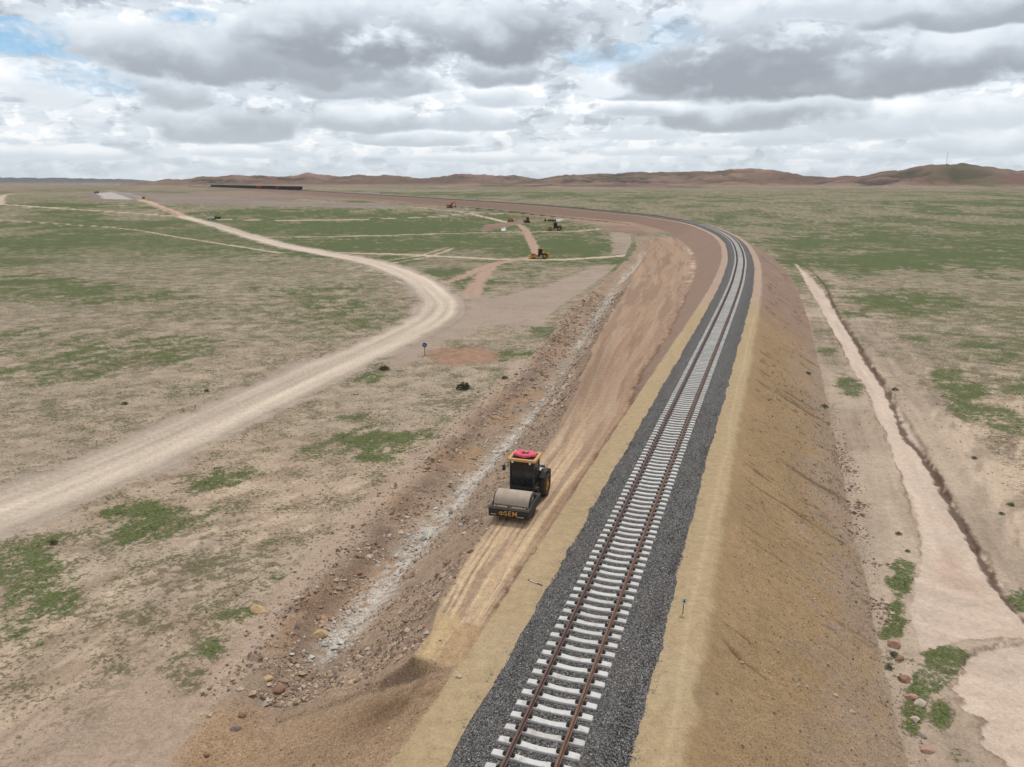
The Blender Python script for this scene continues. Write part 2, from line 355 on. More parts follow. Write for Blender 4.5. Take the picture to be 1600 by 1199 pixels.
# green patches : centre (photo), half size (photo), strength
GP = [(220,805,42,26,1.5),(285,805,45,12,1.4),(235,830,60,10,.9),(318,762,18,8,1.3),(330,745,50,14,.7),(500,700,25,12,.5),(640,686,85,16,1.3),(560,712,60,10,.8),(25,885,40,45,1.3),(50,945,45,30,1.1),(20,1000,40,22,1.1),(262,1035,22,38,1.3),(335,1020,24,30,1.2),(300,1060,50,20,.6),(190,1048,25,10,.8),(375,962,35,10,1.0),(440,900,18,8,.9),(70,850,30,10,.9),(480,655,70,12,.4),(600,577,22,8,1.3),(575,590,18,8,1.1),(530,652,60,10,.6),
 (840,520,45,10,.7),(800,555,40,10,.7),(785,590,14,6,1.1),(790,556,22,8,.9),(690,425,60,6,1.1),(730,444,30,14,1.1),(610,408,50,9,1.1),(875,385,90,22,1.0),(900,376,60,12,.8),(800,385,40,25,.6),
 (620,383,260,14,1.0),(620,355,240,16,1.2),(560,335,260,9,.8),(400,330,110,8,.7),(770,340,60,10,.8),(850,328,90,8,.6),(900,480,12,8,.8),
 (130,375,330,22,.55),(60,360,200,20,.5),(350,395,120,12,.45),(40,440,90,9,.85),(150,455,90,13,.75),(210,465,80,8,.7),(480,455,70,10,.9),(350,485,140,14,.4),(200,545,120,22,.75),(60,570,90,26,.75),(100,590,80,14,.7),(270,560,50,10,.6),(190,525,90,12,.4),(560,470,80,40,.55),(430,520,120,30,.3),(30,520,60,18,.5),(360,400,200,30,.25),
 (1240,385,80,18,1.5),(1330,405,190,13,1.2),(1500,400,170,18,1.05),(1430,378,220,18,.9),(1400,345,300,25,.5),(1560,410,90,10,.9),(1120,320,200,16,.45),(1200,345,150,14,.5),(1480,330,200,20,.5),(1560,460,60,8,.5),(1450,465,50,10,1.0),(1380,472,50,14,.9),(1420,490,50,9,.8),(1345,490,22,6,1.0),(1290,548,22,8,.9),(1330,605,14,14,.8),(1530,540,40,12,.7),(1490,590,32,20,1.2),(1510,610,25,18,1.1),(1545,645,35,14,1.1),(1520,635,30,10,.8),(1590,600,30,18,.7),(1570,670,40,10,.9),(1435,530,22,7,.6),(1580,560,40,10,.5),(1450,465,18,8,.5),
 (1405,925,17,36,2.0),(1398,965,18,28,1.9),(1418,900,14,16,1.0),(1480,1030,34,26,1.8),(1450,1060,28,36,1.5),(1430,1090,14,60,1.3),(1470,1110,16,40,.8),(1590,940,28,30,1.0),(1500,1180,20,16,.6),(1390,1030,10,14,.9),(960,300,220,8,.45),(1300,300,250,8,.4),(150,310,200,8,.3)]
GPW = []
for (px, py, rx, ry, k) in GP:
    c = hitp(px, py); a = hitp(px + rx, py); b = hitp(px, py - ry); b2 = hitp(px, py + ry)
    cR = math.hypot(a[0] - c[0], a[1] - c[1]); dR = min(.5 * math.hypot(b[0] - b2[0], b[1] - b2[1]), 400.)
    n = math.hypot(*c); GPW.append((c[0], c[1], c[0] / n, c[1] / n, cR, dR, k))

def lerp(a, b, f): return a + (b - a) * f[:, None]
def lerp1(a, b, f): return a + (b - a) * f
def field(x, y, s, t, section):
    """height, soil colour, masks and zone for points of the land"""
    N = len(x); d = np.hypot(x, y); az = np.degrees(np.arctan2(x, y))
    zp = plain0(x, y) + (fb(x, y, .012, 3, 3) - .5) * 1.1 * sst(d, 150, 500) + (fb(x, y, .35, 3, 4) - .5) * .10 + (fb(x, y, 1.3, 4, 5, .7) - .5) * .05 * (d < 260)
    col = np.tile(np.array(TAN), (N, 1)); grass = np.zeros(N); grav = np.full(N, .35); wet = np.zeros(N); zone = np.zeros(N, int)
    n1 = fb(x, y, .03, 4, 11); n2 = fb(x, y, .3, 4, 12); n3 = fb(x, y, .006, 4, 13)
    warm = sst(fb(x, y, .05, 3, 14), .42, .62)
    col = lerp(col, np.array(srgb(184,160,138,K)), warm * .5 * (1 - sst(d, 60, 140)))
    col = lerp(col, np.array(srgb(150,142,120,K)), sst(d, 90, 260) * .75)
    col *= (.86 + .28 * n1)[:, None]
    mot = fb(x, y, .55, 5, 19, .68); mot2 = fb(x * .8 + y * .6, (x * .6 - y * .8) * 2.2, .5, 4, 20, .62)
    pale = sst(mot, .50, .60); brn = sst(mot2, .52, .64)
    col = lerp(col, np.array(srgb(196,178,152,K)), pale * .42); col = lerp(col, np.array(srgb(140,120,100,K)), brn * .45)
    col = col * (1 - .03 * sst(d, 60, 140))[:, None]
    # churned, tracked ground beside the works (lower left) : streaks that follow the traffic
    w1 = x + 14; st1 = fb((x * .70 + y * .71) * .22, (x * .71 - y * .70) * 1.7, 1., 4, 21, .7)
    st2 = fb((x * .28 + y * .96) * .25, (x * .96 - y * .28) * 1.5, 1., 4, 23, .7)
    churn = (1 - sst(d, 50, 75)) * sst(-x, -2, 4) * (1 - section * 1.)
    stv = np.where(fb(x, y, .06, 2, 24) > .5, st1, st2)
    col *= (1 + churn * (stv - .5) * .95)[:, None]
    zp = zp + churn * (stv - .5) * .03
    # greenness
    ga = np.full(N, .14) + .10 * sst(d, 130, 500)
    ga = ga + .32 * sst(n3, .42, .60) * sst(d, 120, 400) - .08 * (1 - sst(d, 40, 120)) + .22 * sst(fb(x, y, .045, 4, 17), .52, .66) * sst(d, 70, 130)
    wob = (fb(x, y, .16, 4, 15, .65) - .5) + .5 * (fb(x, y, .9, 3, 16) - .5)
    for (cx, cy, ux, uy, rc, rd, k) in GPW:
        m = (np.abs(x - cx) < 3 * (rc + rd)) & (np.abs(y - cy) < 3 * (rc + rd))
        if not m.any(): continue
        rx_ = x[m] - cx; ry_ = y[m] - cy
        a = (rx_ * uy - ry_ * ux) / rc; b = (rx_ * ux + ry_ * uy) / rd
        r = np.sqrt(a * a + b * b) + wob[m] * 2.4
        ga[m] = np.maximum(ga[m], ga[m] * .3 + k * .95 * (1 - sst(r, .05, 1.65)))
    strk = fb((x * .42 + y * .91) * .35, (x * .91 - y * .42) * 1.3, 1., 4, 27, .62)
    ga = np.where(ga > .2, .2 + (ga - .2) * lerp1(.15 + 1.25 * sst(strk, .40, .58), 1., np.maximum(sst(d, 110, 260), sst(x, 0, 8))), ga)
    fld = sst(x, -190, -130) * (1 - sst(x, 40, 60)) * sst(d, 190, 240) * (1 - sst(d, 480, 520)) + .6 * sst(x, 90, 120) * sst(d, 190, 230) * (1 - sst(d, 330, 420))
    hol = fb(x * .05, y * .032, 1., 5, 28, .66); ga = np.where((ga > .2) & (d > 100), .2 + (ga - .2) * lerp1(1., .30 + 1.0 * sst(hol, .42, .56), sst(d, 100, 200) * (1 - .75 * fld)), ga)
    grass = np.minimum(ga, .60 + .35 * fld + .4 * (fb(x, y, .5, 3, 18) - .5) + .25 * sst(d, 100, 250))
    # beyond the tracks towards the hills : browner, patchy
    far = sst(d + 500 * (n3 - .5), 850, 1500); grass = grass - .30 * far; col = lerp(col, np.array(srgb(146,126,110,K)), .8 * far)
    # hills
    hz, hw = hills(x, y)
    hw = hw
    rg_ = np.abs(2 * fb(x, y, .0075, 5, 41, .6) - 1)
    hc = lerp(np.tile(np.array(srgb(138,112,100,K)), (N, 1)), np.array(srgb(62,54,50,K)), (1 - sst(rg_, .02, .26)))  # gullies darkened: relief shading put into the hill colour
    hc = lerp(hc, np.array(srgb(112,84,74,K)), .7 * sst(fb(x, y, .004, 4, 44), .47, .58))
    hc = lerp(hc, np.array(srgb(150,124,112,K)), .55 * sst(fb(x, y, .009, 4, 42), .56, .68))
    pk = np.exp(-((az - azel(1502, 260)[0]) / 2.0) ** 2) * (d < 2600) * sst(d + 350 * (n1 - .5), 1450, 1600)
    hc = lerp(hc, np.array(srgb(86,88,66,K)), .85 * pk)
    sc = np.exp(-((az - azel(1150, 275)[0]) / 2.6) ** 2) * sst(fb(x, y, .012, 3, 43), .5, .6) * (d < 2600) * (d > 2150)
    hc = lerp(hc, np.array(srgb(178,142,126,K)), sc * .8)
    hc = lerp(hc, np.array(srgb(86,88,88,K)), sst(d, 5000, 8000))  # far ridge greyed with distance, haze painted into its colour
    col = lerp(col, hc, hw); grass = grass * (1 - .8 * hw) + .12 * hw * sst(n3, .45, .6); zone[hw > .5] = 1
    z = zp + hz
    det = d < 1200
    def soft(v, s0, n=None): return sst(v, -s0, s0)
    # tracks
    nearL = (s > -30) & (s < 75)
    stp = sst(dL(s) - t, -.2, .3) * (1 - sst(dL(s) - t + 1.6 * (n2 - .5), 1.6 + .9 * np.exp(-((s - 20) / 18) ** 2), 3.0)) * nearL
    spit = sst(t, -24, -19) * (1 - sst(s + .35 * (t + 15), 4., 7.)) * nearL * (t < 0)
    stp = np.maximum(stp, spit); sl_ = fb(s * .25, t * 1.6, 1., 4, 25, .65)
    col = col * (1 - .75 * stp[:, None]) + .75 * stp[:, None] * (np.array(srgb(176,155,137,K))[None] * (.80 + .4 * sl_)[:, None]); grass = grass * (1 - .9 * stp)
    zi = 2
    for r in ROADS:
        b, off, al = r.q(x, y)
        e = b + (n2 - .5) * .9 * min(r.hw, 1.6)
        f = (1 - sst(e, r.hw - .5, r.hw + .5)) * (1 - section) * det
        sk = .90 + .2 * vn(off * 2.2, al * .12, zi) 
        mid = 1 - .25 * np.exp(-(off / (r.hw * .3)) ** 2)
        rc = np.array(r.col)[None] * (sk * (.9 + .1 * mid))[:, None]
        col = col * (1 - f[:, None]) + rc * f[:, None]; grass = grass * (1 - f); grav = grav * (1 - f) + .15 * f
        z = z - f * .06
        zone = np.where(f > .5, zi, zone); zi += 1
    for r in POLYS:
        v = r.q(x, y) + (fb(x, y, .25, 3, 61) - .5) * 3 * r.soft
        f = sst(v, -r.soft * .5, r.soft * .5) * (1 - section * (r.name != 'bare_red_earth') * sst(-t, 6, 12) * 0)
        f = f * (1 - section * ((s < 340)))
        sk = .92 + .16 * fb(x, y, .15, 4, zi)
        if r.name in ('bare_red_earth', 'bare_earth'): sk = .74 + .5 * fb(x * .012, y * .05, 1., 4, zi, .65)
        if r.name == 'raked_soil': sk = .8 + .4 * vn(x * .5 + y * .35, (x * .35 - y * .5) * 5, 5)
        col = col * (1 - f[:, None]) + np.array(r.col)[None] * sk[:, None] * f[:, None]; grass = grass * (1 - .93 * f); grav = grav * (1 - f) + .2 * f
        zone = np.where(f > .5, zi, zone); zi += 1
    # clearing : two finish strips
    for r in (MAIN3, MAIN2, MAIN):
        b, off, al = r.q(x, y)
        e = b + (n2 - .5) * 1.1
        f = (1 - sst(b + (n2 - .5) * 3.4 + (mot - .5) * 2., r.hw + r.ew - 1.1, r.hw + r.ew + 1.0)) * (1 - section) * det
        lane = fb(off * .8 + 5, al * .02, 1., 5, 71, .72)
        inner = 1 - sst(e + 2.0 * (lane - .5), r.hw - 1.0, r.hw + .2)
        rc = lerp(np.tile(np.array(r.edge if r.edge is not None else r.col), (N, 1)), np.array(r.col), inner) * (.52 + .92 * lane)[:, None]
        col = col * (1 - f[:, None]) + rc * f[:, None]; grass = grass * (1 - f); grav = grav * (1 - f) + .12 * f
        berm = np.exp(-((b - r.hw - r.ew - .3) / .45) ** 2) * (d < 400)
        z = z + f * (.02 + .03 * (lane - .5)) * (d < 500) + berm * (.10 + .25 * sst(n2, .5, .7)); grass = grass * (1 - .5 * berm)
        col *= (1 - .12 * berm * sst(n2, .45, .6))[:, None]
        zone = np.where(f > .5, zi, zone); zi += 1
    # right side : graded strip between the bank's foot and the wash, rutted lengthwise
    near = (s > -60) & (s < 330)
    rt = near & (t > 11) & (t < 40)
    strip = sst(t, 11, 12.5) * (1 - sst(t, 20 + 3 * n1, 25 + 3 * n1)) * near * (1 - sst(s, 240, 300))
    lane = vn(t * 2.4, s * .05, 81) * .6 + vn(t * 6., s * .1, 82) * .4
    col = lerp(col, np.array(srgb(168,150,132,K)), strip * .65); lane = fb(t * 1.1, s * .06, 1., 4, 84, .7); col *= (1 + strip * (lane - .5) * .7)[:, None]; z = z + strip * (lane - .5) * .12
    strip2 = strip * 1.; grass = grass - .10 * strip * (grass < .4)
    pale = strip * sst(fb(s, t, .09, 3, 83), .5, .64); col = lerp(col, np.array(srgb(210,192,170,K)), 0.3 * pale)
    scr = sst(t, 20, 23) * (1 - sst(t, 33, 42)) * near * (1 - sst(s, 60, 110)); sc2 = fb((s * .9 + t * .3) * .16, (t - s * .3) * .9, 1., 5, 88, .65)
    col = lerp(col, np.array(srgb(206,184,160,K)), scr * sst(sc2, .50, .60) * .7); col = lerp(col, np.array(srgb(140,118,102,K)), scr * (1 - sst(sc2, .40, .48)) * .5)
    # dry wash
    b, off, al = WSH.q(x, y); hwid = WHALF(al, x, y) * (.2 + .8 * sst(al, 0, 45))
    n4 = fb(x, y, .7, 4, 29, .65) - .5; fan = FAN.q(x, y) + n4 * 1.3; fan2 = FAN2.q(x, y) + n4 * 3.0 + (n1 - .5) * 3
    e = np.maximum(hwid - (b + n4 * 1.0), np.maximum(fan, fan2))
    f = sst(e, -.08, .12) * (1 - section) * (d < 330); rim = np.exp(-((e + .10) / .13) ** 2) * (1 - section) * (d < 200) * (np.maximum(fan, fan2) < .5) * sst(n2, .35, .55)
    flow = vn(off * 2., al * .12, 85)
    wc = np.array(WASH)[None] * (.80 + .20 * flow + .20 * fb(off * .9, al * .12, 1., 4, 89, .7))[:, None]
    mud = sst(fb(x, y, .22, 3, 86), .47, .6) * sst(fan, .2, 2.) ; wc = lerp(wc, np.array(srgb(190,160,140,K)), mud * .55)
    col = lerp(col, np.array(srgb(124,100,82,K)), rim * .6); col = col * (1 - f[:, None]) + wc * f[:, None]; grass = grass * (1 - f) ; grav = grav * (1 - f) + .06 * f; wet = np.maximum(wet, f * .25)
    z = z - .30 * f * np.where(np.maximum(fan, fan2) > -.3, .2, 1)
    zone = np.where(f > .5, zi, zone); zi += 1
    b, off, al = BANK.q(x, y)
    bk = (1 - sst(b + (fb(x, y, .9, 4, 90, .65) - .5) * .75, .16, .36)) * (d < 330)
    b2, off2, al2 = RILL.q(x, y)
    bk = np.maximum(bk, (1 - sst(b2 + (n2 - .5) * .5, .02, .2)) * .45)
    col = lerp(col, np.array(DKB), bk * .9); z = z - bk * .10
    # left lip of the wash crumbles too
    b3 = np.abs(off - 0) * 0 + 1
    # -------- railway section
    if section:
        zt = trk_z(s); zf = zt - .60
        ns = fb(s, t, .8, 4, 91); nf = fb(s, t, 3.2, 3, 92)
        # right side
        jr = (fb(s, t * 0, .25, 3, 93) - .5)
        zr = zf - (t - 4.15 - .25 * jr) / 1.76
        rightm = t > 0
        rill = np.abs(vn(s * 1.5 + .35 * vn(s * .3, t * .5, 94) * 4, t * .10 + 3, 95) - .5) * 2
        rl = (1 - sst(rill, .0, .10)) * sst(vn(s * .45, t * .22, 96), .52 - .16 * np.exp(-((s - 60) / 30) ** 2), .72) * sst(t, 4.6, 5.6)
        ril2 = np.abs(vn(s * 2.6 + 1.5 * vn(s * .3, t * .5, 124), t * .14 + 3, 125) - .5) * 2; rl = np.maximum(rl, .7 * (1 - sst(ril2, 0, .09)) * sst(vn(s * .5, t * .5, 126), .45, .7) * sst(t, 5, 6) * sst(s, 8, 20))
        zrr = np.minimum(zf, zr) - rl * .10 + (ns - .5) * .12 * sst(t, 4, 6)
        # left side : bench, rubble slope, drain
        onb = sst(s + .25 * (ns - .5), 4.75, 5.15) * (1 - sst(s, 305, 318))
        br, bl, bz, wt, dl = bR(s) + .35 * (fb(s, s * 0, .5, 3, 97) - .5) * 2, bL(s) + .5 * (fb(s, s * 0, .3, 3, 98) - .5) * 2, bZ(s), wT(s) + .35 + .5 * (fb(s, s*0, .25, 3, 99) - .5), dL(s) + 1.6 * (fb(s, s * 0, .2, 3, 100) - .5)
        zslope = zf + (t + 4.2) / 1.72
        gone = sst(s, 330, 400)
        zd = zp - .45
        # bench cross-section
        zb = np.where(t > br, zf - (br - t) * 0 - np.clip((-4.2 - t) / np.maximum(-4.2 - br, .25), 0, 1) * (zf - bz), bz)
        zb = np.where(t > -4.2, zf, zb)
        q = np.clip((bl - t) / np.maximum(bl - wt, .5), 0, 1)
        zb = np.where(t < bl, bz + (zd - bz) * (q ** .8), zb)
        znb = np.where(t > -4.2, zf, np.maximum(zslope, zd))
        zl = zb * onb + znb * (1 - onb)
        q2 = np.clip((wt - t) / np.maximum(wt - dl, .5), 0, 1)
        zdt = zd + (zp - zd) * sst(q2, .1, 1.1)
        zl = np.where(t < wt, np.minimum(zdt, np.maximum(zl, zdt)), zl)
        zleft = np.where(s < 335, zl, np.where(t > -4.2, zf, np.maximum(zslope, zp)))
        spoil = np.exp(-((t - dl + .2) / .8) ** 2) * sst(fb(s, t, .35, 3, 101), .45, .7) * .45 * (s < 330) * (s > 8)
        rough = sst(-t, -bl - .3, -bl + 1.2) * (1 - sst(-t, -dl, -dl + 2.)) * (s < 330)
        rough = np.where(s < 5, sst(-t, 4.5, 6) * (1 - sst(-t, 15, 17)) * .5, rough)
        zleft = zleft + spoil + rough * ((ns - .5) * .26 + (nf - .5) * .14)
        z = np.where(rightm, np.maximum(zrr, zp + .0), zleft)
        hill_r = rightm & (zrr > zp)
        # colours right
        lo = np.clip((zf - z) / 4.5, 0, 1)
        crs = lerp(np.tile(np.array(SLO), (N, 1)), np.array(SLOG), sst(lo + (ns - .5) * .9, .45, 1.0))
        crs = lerp(crs, np.array(SLOF), sst(s, 70, 120))
        crs *= (.86 + .28 * fb(s * .5, t, .6, 4, 102))[:, None]
        crs = lerp(crs, np.array(srgb(84,64,44,K)), rl * .75)
        shc = lerp(np.tile(np.array(SHO), (N, 1)), np.array(SHOF), sst(s, 88, 112)) * (.93 + .14 * fb(s * .3, t * 1.5, .7, 3, 103))[:, None]
        lnp = np.exp(-((t - 3.75 + .25 * (fb(s, s*0, .15, 2, 104) - .5) * 2) / .10) ** 2) * (s < 90)
        shc = lerp(shc, np.array(srgb(212,190,150,K)), lnp * .25)
        onsh = (1 - sst(t + .7 * (ns - .5), 4.15, 4.55))
        cr = lerp(crs, np.array([0, 0, 0]), np.zeros(N)); cr = crs * (1 - onsh[:, None]) + shc * onsh[:, None]
        # left colours
        cl = np.tile(np.array(RUB), (N, 1)) * (.82 + .36 * ns)[:, None]
        cl = lerp(cl, np.array(OCHRE), .55 * sst(fb(s, t, .22, 3, 105), .54, .66) * sst(-t, -wt - .5, -wt + 1.))
        cl = lerp(cl, np.array(srgb(146,129,112,K)), .6 * sst(fb(s, t, .3, 3, 106), .5, .62))
        wh = np.exp(-((t - wt + .5 * (ns - .5)) / (.45 + .65 * fb(s, s * 0, .12, 2, 107) + .5 * sst(s, 40, 80) + .35 * np.exp(-((s - 16) / 7) ** 2))) ** 2) * sst(s, 8.5, 11) * (1 - sst(s, 235, 260)) * sst(vn(s * 2.6, t * 2.6, 108) * .5 + .3 * vn(s * 7, t * 7, 109) + .2 * fb(s, t, .3, 3, 120) - .10 * sst(s, 35, 60), .30, .56) * (1 - .6 * sst(fb(s, s * 0, .1, 3, 121), .52, .6) * sst(s, 30, 45))
        wh2 = np.exp(-((t - (bl * .45 + wt * .55)) / .45) ** 2) * sst(fb(s, s * 0, .07, 2, 110), .50, .62) * (s > 30) * (s < 240)
        cl = lerp(cl, np.array(WHITE), np.clip(wh * .9, 0, 1)); cl = lerp(cl, np.array(srgb(206,188,168,K)), wh2 * .85)
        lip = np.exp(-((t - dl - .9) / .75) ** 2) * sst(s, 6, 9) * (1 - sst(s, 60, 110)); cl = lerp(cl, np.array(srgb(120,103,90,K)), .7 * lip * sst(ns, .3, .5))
        # slope south of the bench end
        sl0 = np.array(srgb(164,138,110,K)) * np.ones((N, 1)) * (.84 + .32 * fb(s * 1.2 + t * .8, (s - t) * .3, .7, 4, 111))[:, None]
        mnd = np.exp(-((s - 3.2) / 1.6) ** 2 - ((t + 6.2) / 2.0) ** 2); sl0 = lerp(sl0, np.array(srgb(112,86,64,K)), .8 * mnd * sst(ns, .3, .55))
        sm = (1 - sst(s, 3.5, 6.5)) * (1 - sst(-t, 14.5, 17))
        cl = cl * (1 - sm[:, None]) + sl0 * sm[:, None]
        # bench surface
        b0, b1 = bR(s), bL(s); tb = (b0 - t) / np.maximum(b0 - b1, .5) * 7.
        lane = fb(tb * 1.0, s * .035, 1., 5, 112, .7)
        cb = np.tile(np.array(BENCH), (N, 1)) * (.66 + .68 * lane)[:, None]
        mid = (br + bl) / 2
        lane2 = fb(tb * 1.3, s * .09, 1., 4, 117, .7); pathm = np.exp(-((t - mid) / np.maximum((br - bl) * .48, .5)) ** 4) * (1 - sst(s, 16, 50))
        cb = lerp(cb, np.array(srgb(206,182,148,K)), np.clip(pathm * 1.2 * sst(lane2, .40, .56), 0, .95)); cb = lerp(cb, np.array(srgb(128,98,74,K)), .6 * pathm * sst(vn(tb * 3.1, s * .1, 118), .72, .86)); cb = lerp(cb, np.array(srgb(126,98,80,K)), .45 * (1 - pathm) * sst(fb(tb * 1.4, s * .04, 1., 4, 119, .7), .53, .60))
        hard = sst(fb(tb * 1.1 + 3, s * .03, 1., 4, 115, .7), .5, .60); cb = lerp(cb, np.array(srgb(174,142,114,K)), .4 * hard)
        wetm = (1 - sst(s + 3.0 * (ns - .5), 7.6, 8.4)) * sst(t, -5.6, -5.3)
        cb = lerp(cb, np.array(srgb(172,142,106,K)), wetm * .8); wet = np.maximum(wet, wetm * .35 * onb)
        yel = (1 - sst(s + .8 * (ns - .5), 8.2, 8.5)) * (1 - sst(t + .4 * (ns - .5), -5.55, -5.4)) * (s > 4); cb = lerp(cb, np.array(srgb(192,166,124,K)), yel * .75)
        inb = sst(bl - t, .25, -.25) * 1.; inb = sst(t - bl + .4 * (ns - .5), -.25, .35) * onb
        sc_ = onb * sst(-t, -(br) * 1 - .9, -(br) * 1 - .1) ; 
        cl = cl * (1 - inb[:, None]) + cb * inb[:, None]
        # scarp between shoulder and bench and, in the curve, the smooth mauve slope
        drop = (t > br) & (t < -4.1) & (s > 4.5)
        cl = np.where(drop[:, None], np.array(SLOF)[None] * (.9 + .2 * ns)[:, None], cl)
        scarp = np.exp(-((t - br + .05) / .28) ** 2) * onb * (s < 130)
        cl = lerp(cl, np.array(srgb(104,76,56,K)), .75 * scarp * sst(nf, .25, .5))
        edgeg = np.exp(-((t - br + .9) / .7) ** 2) * sst(s, 55, 80) * (1 - sst(s, 230, 270)); cl = lerp(cl, np.array(srgb(150,120,104,K)), .7 * edgeg * sst(nf, .3, .6))
        blot = sst(fb(s, t, .28, 3, 116), .5, .6) * edgeg * sst(s, 130, 160); cl = lerp(cl, np.array(srgb(205,188,162,K)), blot * .8)
        late = sst(s, 300, 325); cl = lerp(cl, np.array(SLOF), late * sst(t, -14, -9))
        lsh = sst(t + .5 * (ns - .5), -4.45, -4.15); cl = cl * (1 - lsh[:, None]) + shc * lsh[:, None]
        # blend to the plain's own colour at the outer borders
        gl = sst(-t, -dl - .2 , -dl + 1.0); gl = np.where(s > 325, sst(zp + .35 - zslope, 0, .5) * (t < -4.3), gl)
        gr = sst(t, 11.9, 13.2) ; gr = np.where(zrr > zp + .02, 0, np.maximum(gr, .999))
        # red earth laid against the foot of the line beyond the bench
        G = np.where(rightm, gr, gl)
        cs = np.where(rightm[:, None], cr, cl)
        col = cs * (1 - G[:, None]) + col * G[:, None]; grass = np.maximum(grass, 0) * G - .5 * (1 - G)
        gvs = np.where(rightm, .25 + .50 * sst(t, 4.3, 6) * (1 - .4 * sst(s, 80, 150)), np.where(inb > .5, .5, .95)); gvs = np.where((np.abs(t) < 4.2), .12, gvs)
        grav = gvs * (1 - G) + grav * G
        zz = zi + 0
        zone = np.where(G > .5, 0, np.where(rightm | (t > -4.3) | drop | (s > 318), zz, np.where(inb > .5, zz + 1, zz + 2)))
        edge = np.minimum(t - borderL(s), BR - t)
        z = z + .03
    else:
        ins = np.where((t > 0), BR - t, t - borderL(s)); ins = np.where((s > -65) & (s < TS[-1] - 25), ins, -1)
        z = z - 1.6 * sst(ins, .1, 1.6)
    return z, col, grass, grav, wet, zone
NROAD = 2 + len(ROADS); NP = NROAD + len(POLYS)
ZN = {0: 'ground', 1: 'hills'}
for i, r in enumerate(ROADS): ZN[2 + i] = r.name
for i, r in enumerate(POLYS): ZN[NROAD + i] = r.name
ZN[NP] = 'dirt_road'; ZN[NP + 1] = 'dirt_road'; ZN[NP + 2] = 'dirt_road'; ZN[NP + 3] = 'dry_wash'; ZN[NP + 4] = 'embankment'; ZN[NP + 5] = 'earth_bench'; ZN[NP + 6] = 'rubble_slope'

# ------------------------------------------------------------------ materials
def mat(name, col, rough=.8, metal=0., var=.12, scale=6., bump=0., spec=.3):
    m = bpy.data.materials.new(name); m.use_nodes = True; q = NT(m.node_tree)
    b = m.node_tree.nodes['Principled BSDF']; p = q.new('ShaderNodeTexCoord').outputs['Object']
    n = q.noise(p, scale, 5, .6)
    c = q.mix(n, tuple(v * (1 - var * 1.6) for v in col), tuple(min(v * (1 + var * 1.6), 1) for v in col))
    q.l.new(c, b.inputs['Base Color']); b.inputs['Roughness'].default_value = rough; b.inputs['Metallic'].default_value = metal
    b.inputs['Specular IOR Level'].default_value = spec
    if bump:
        bn = q.new('ShaderNodeBump'); bn.inputs['Strength'].default_value = bump; bn.inputs['Distance'].default_value = .02
        q.l.new(q.noise(p, scale * 4, 4), bn.inputs['Height']); q.l.new(bn.outputs[0], b.inputs['Normal'])
    return m
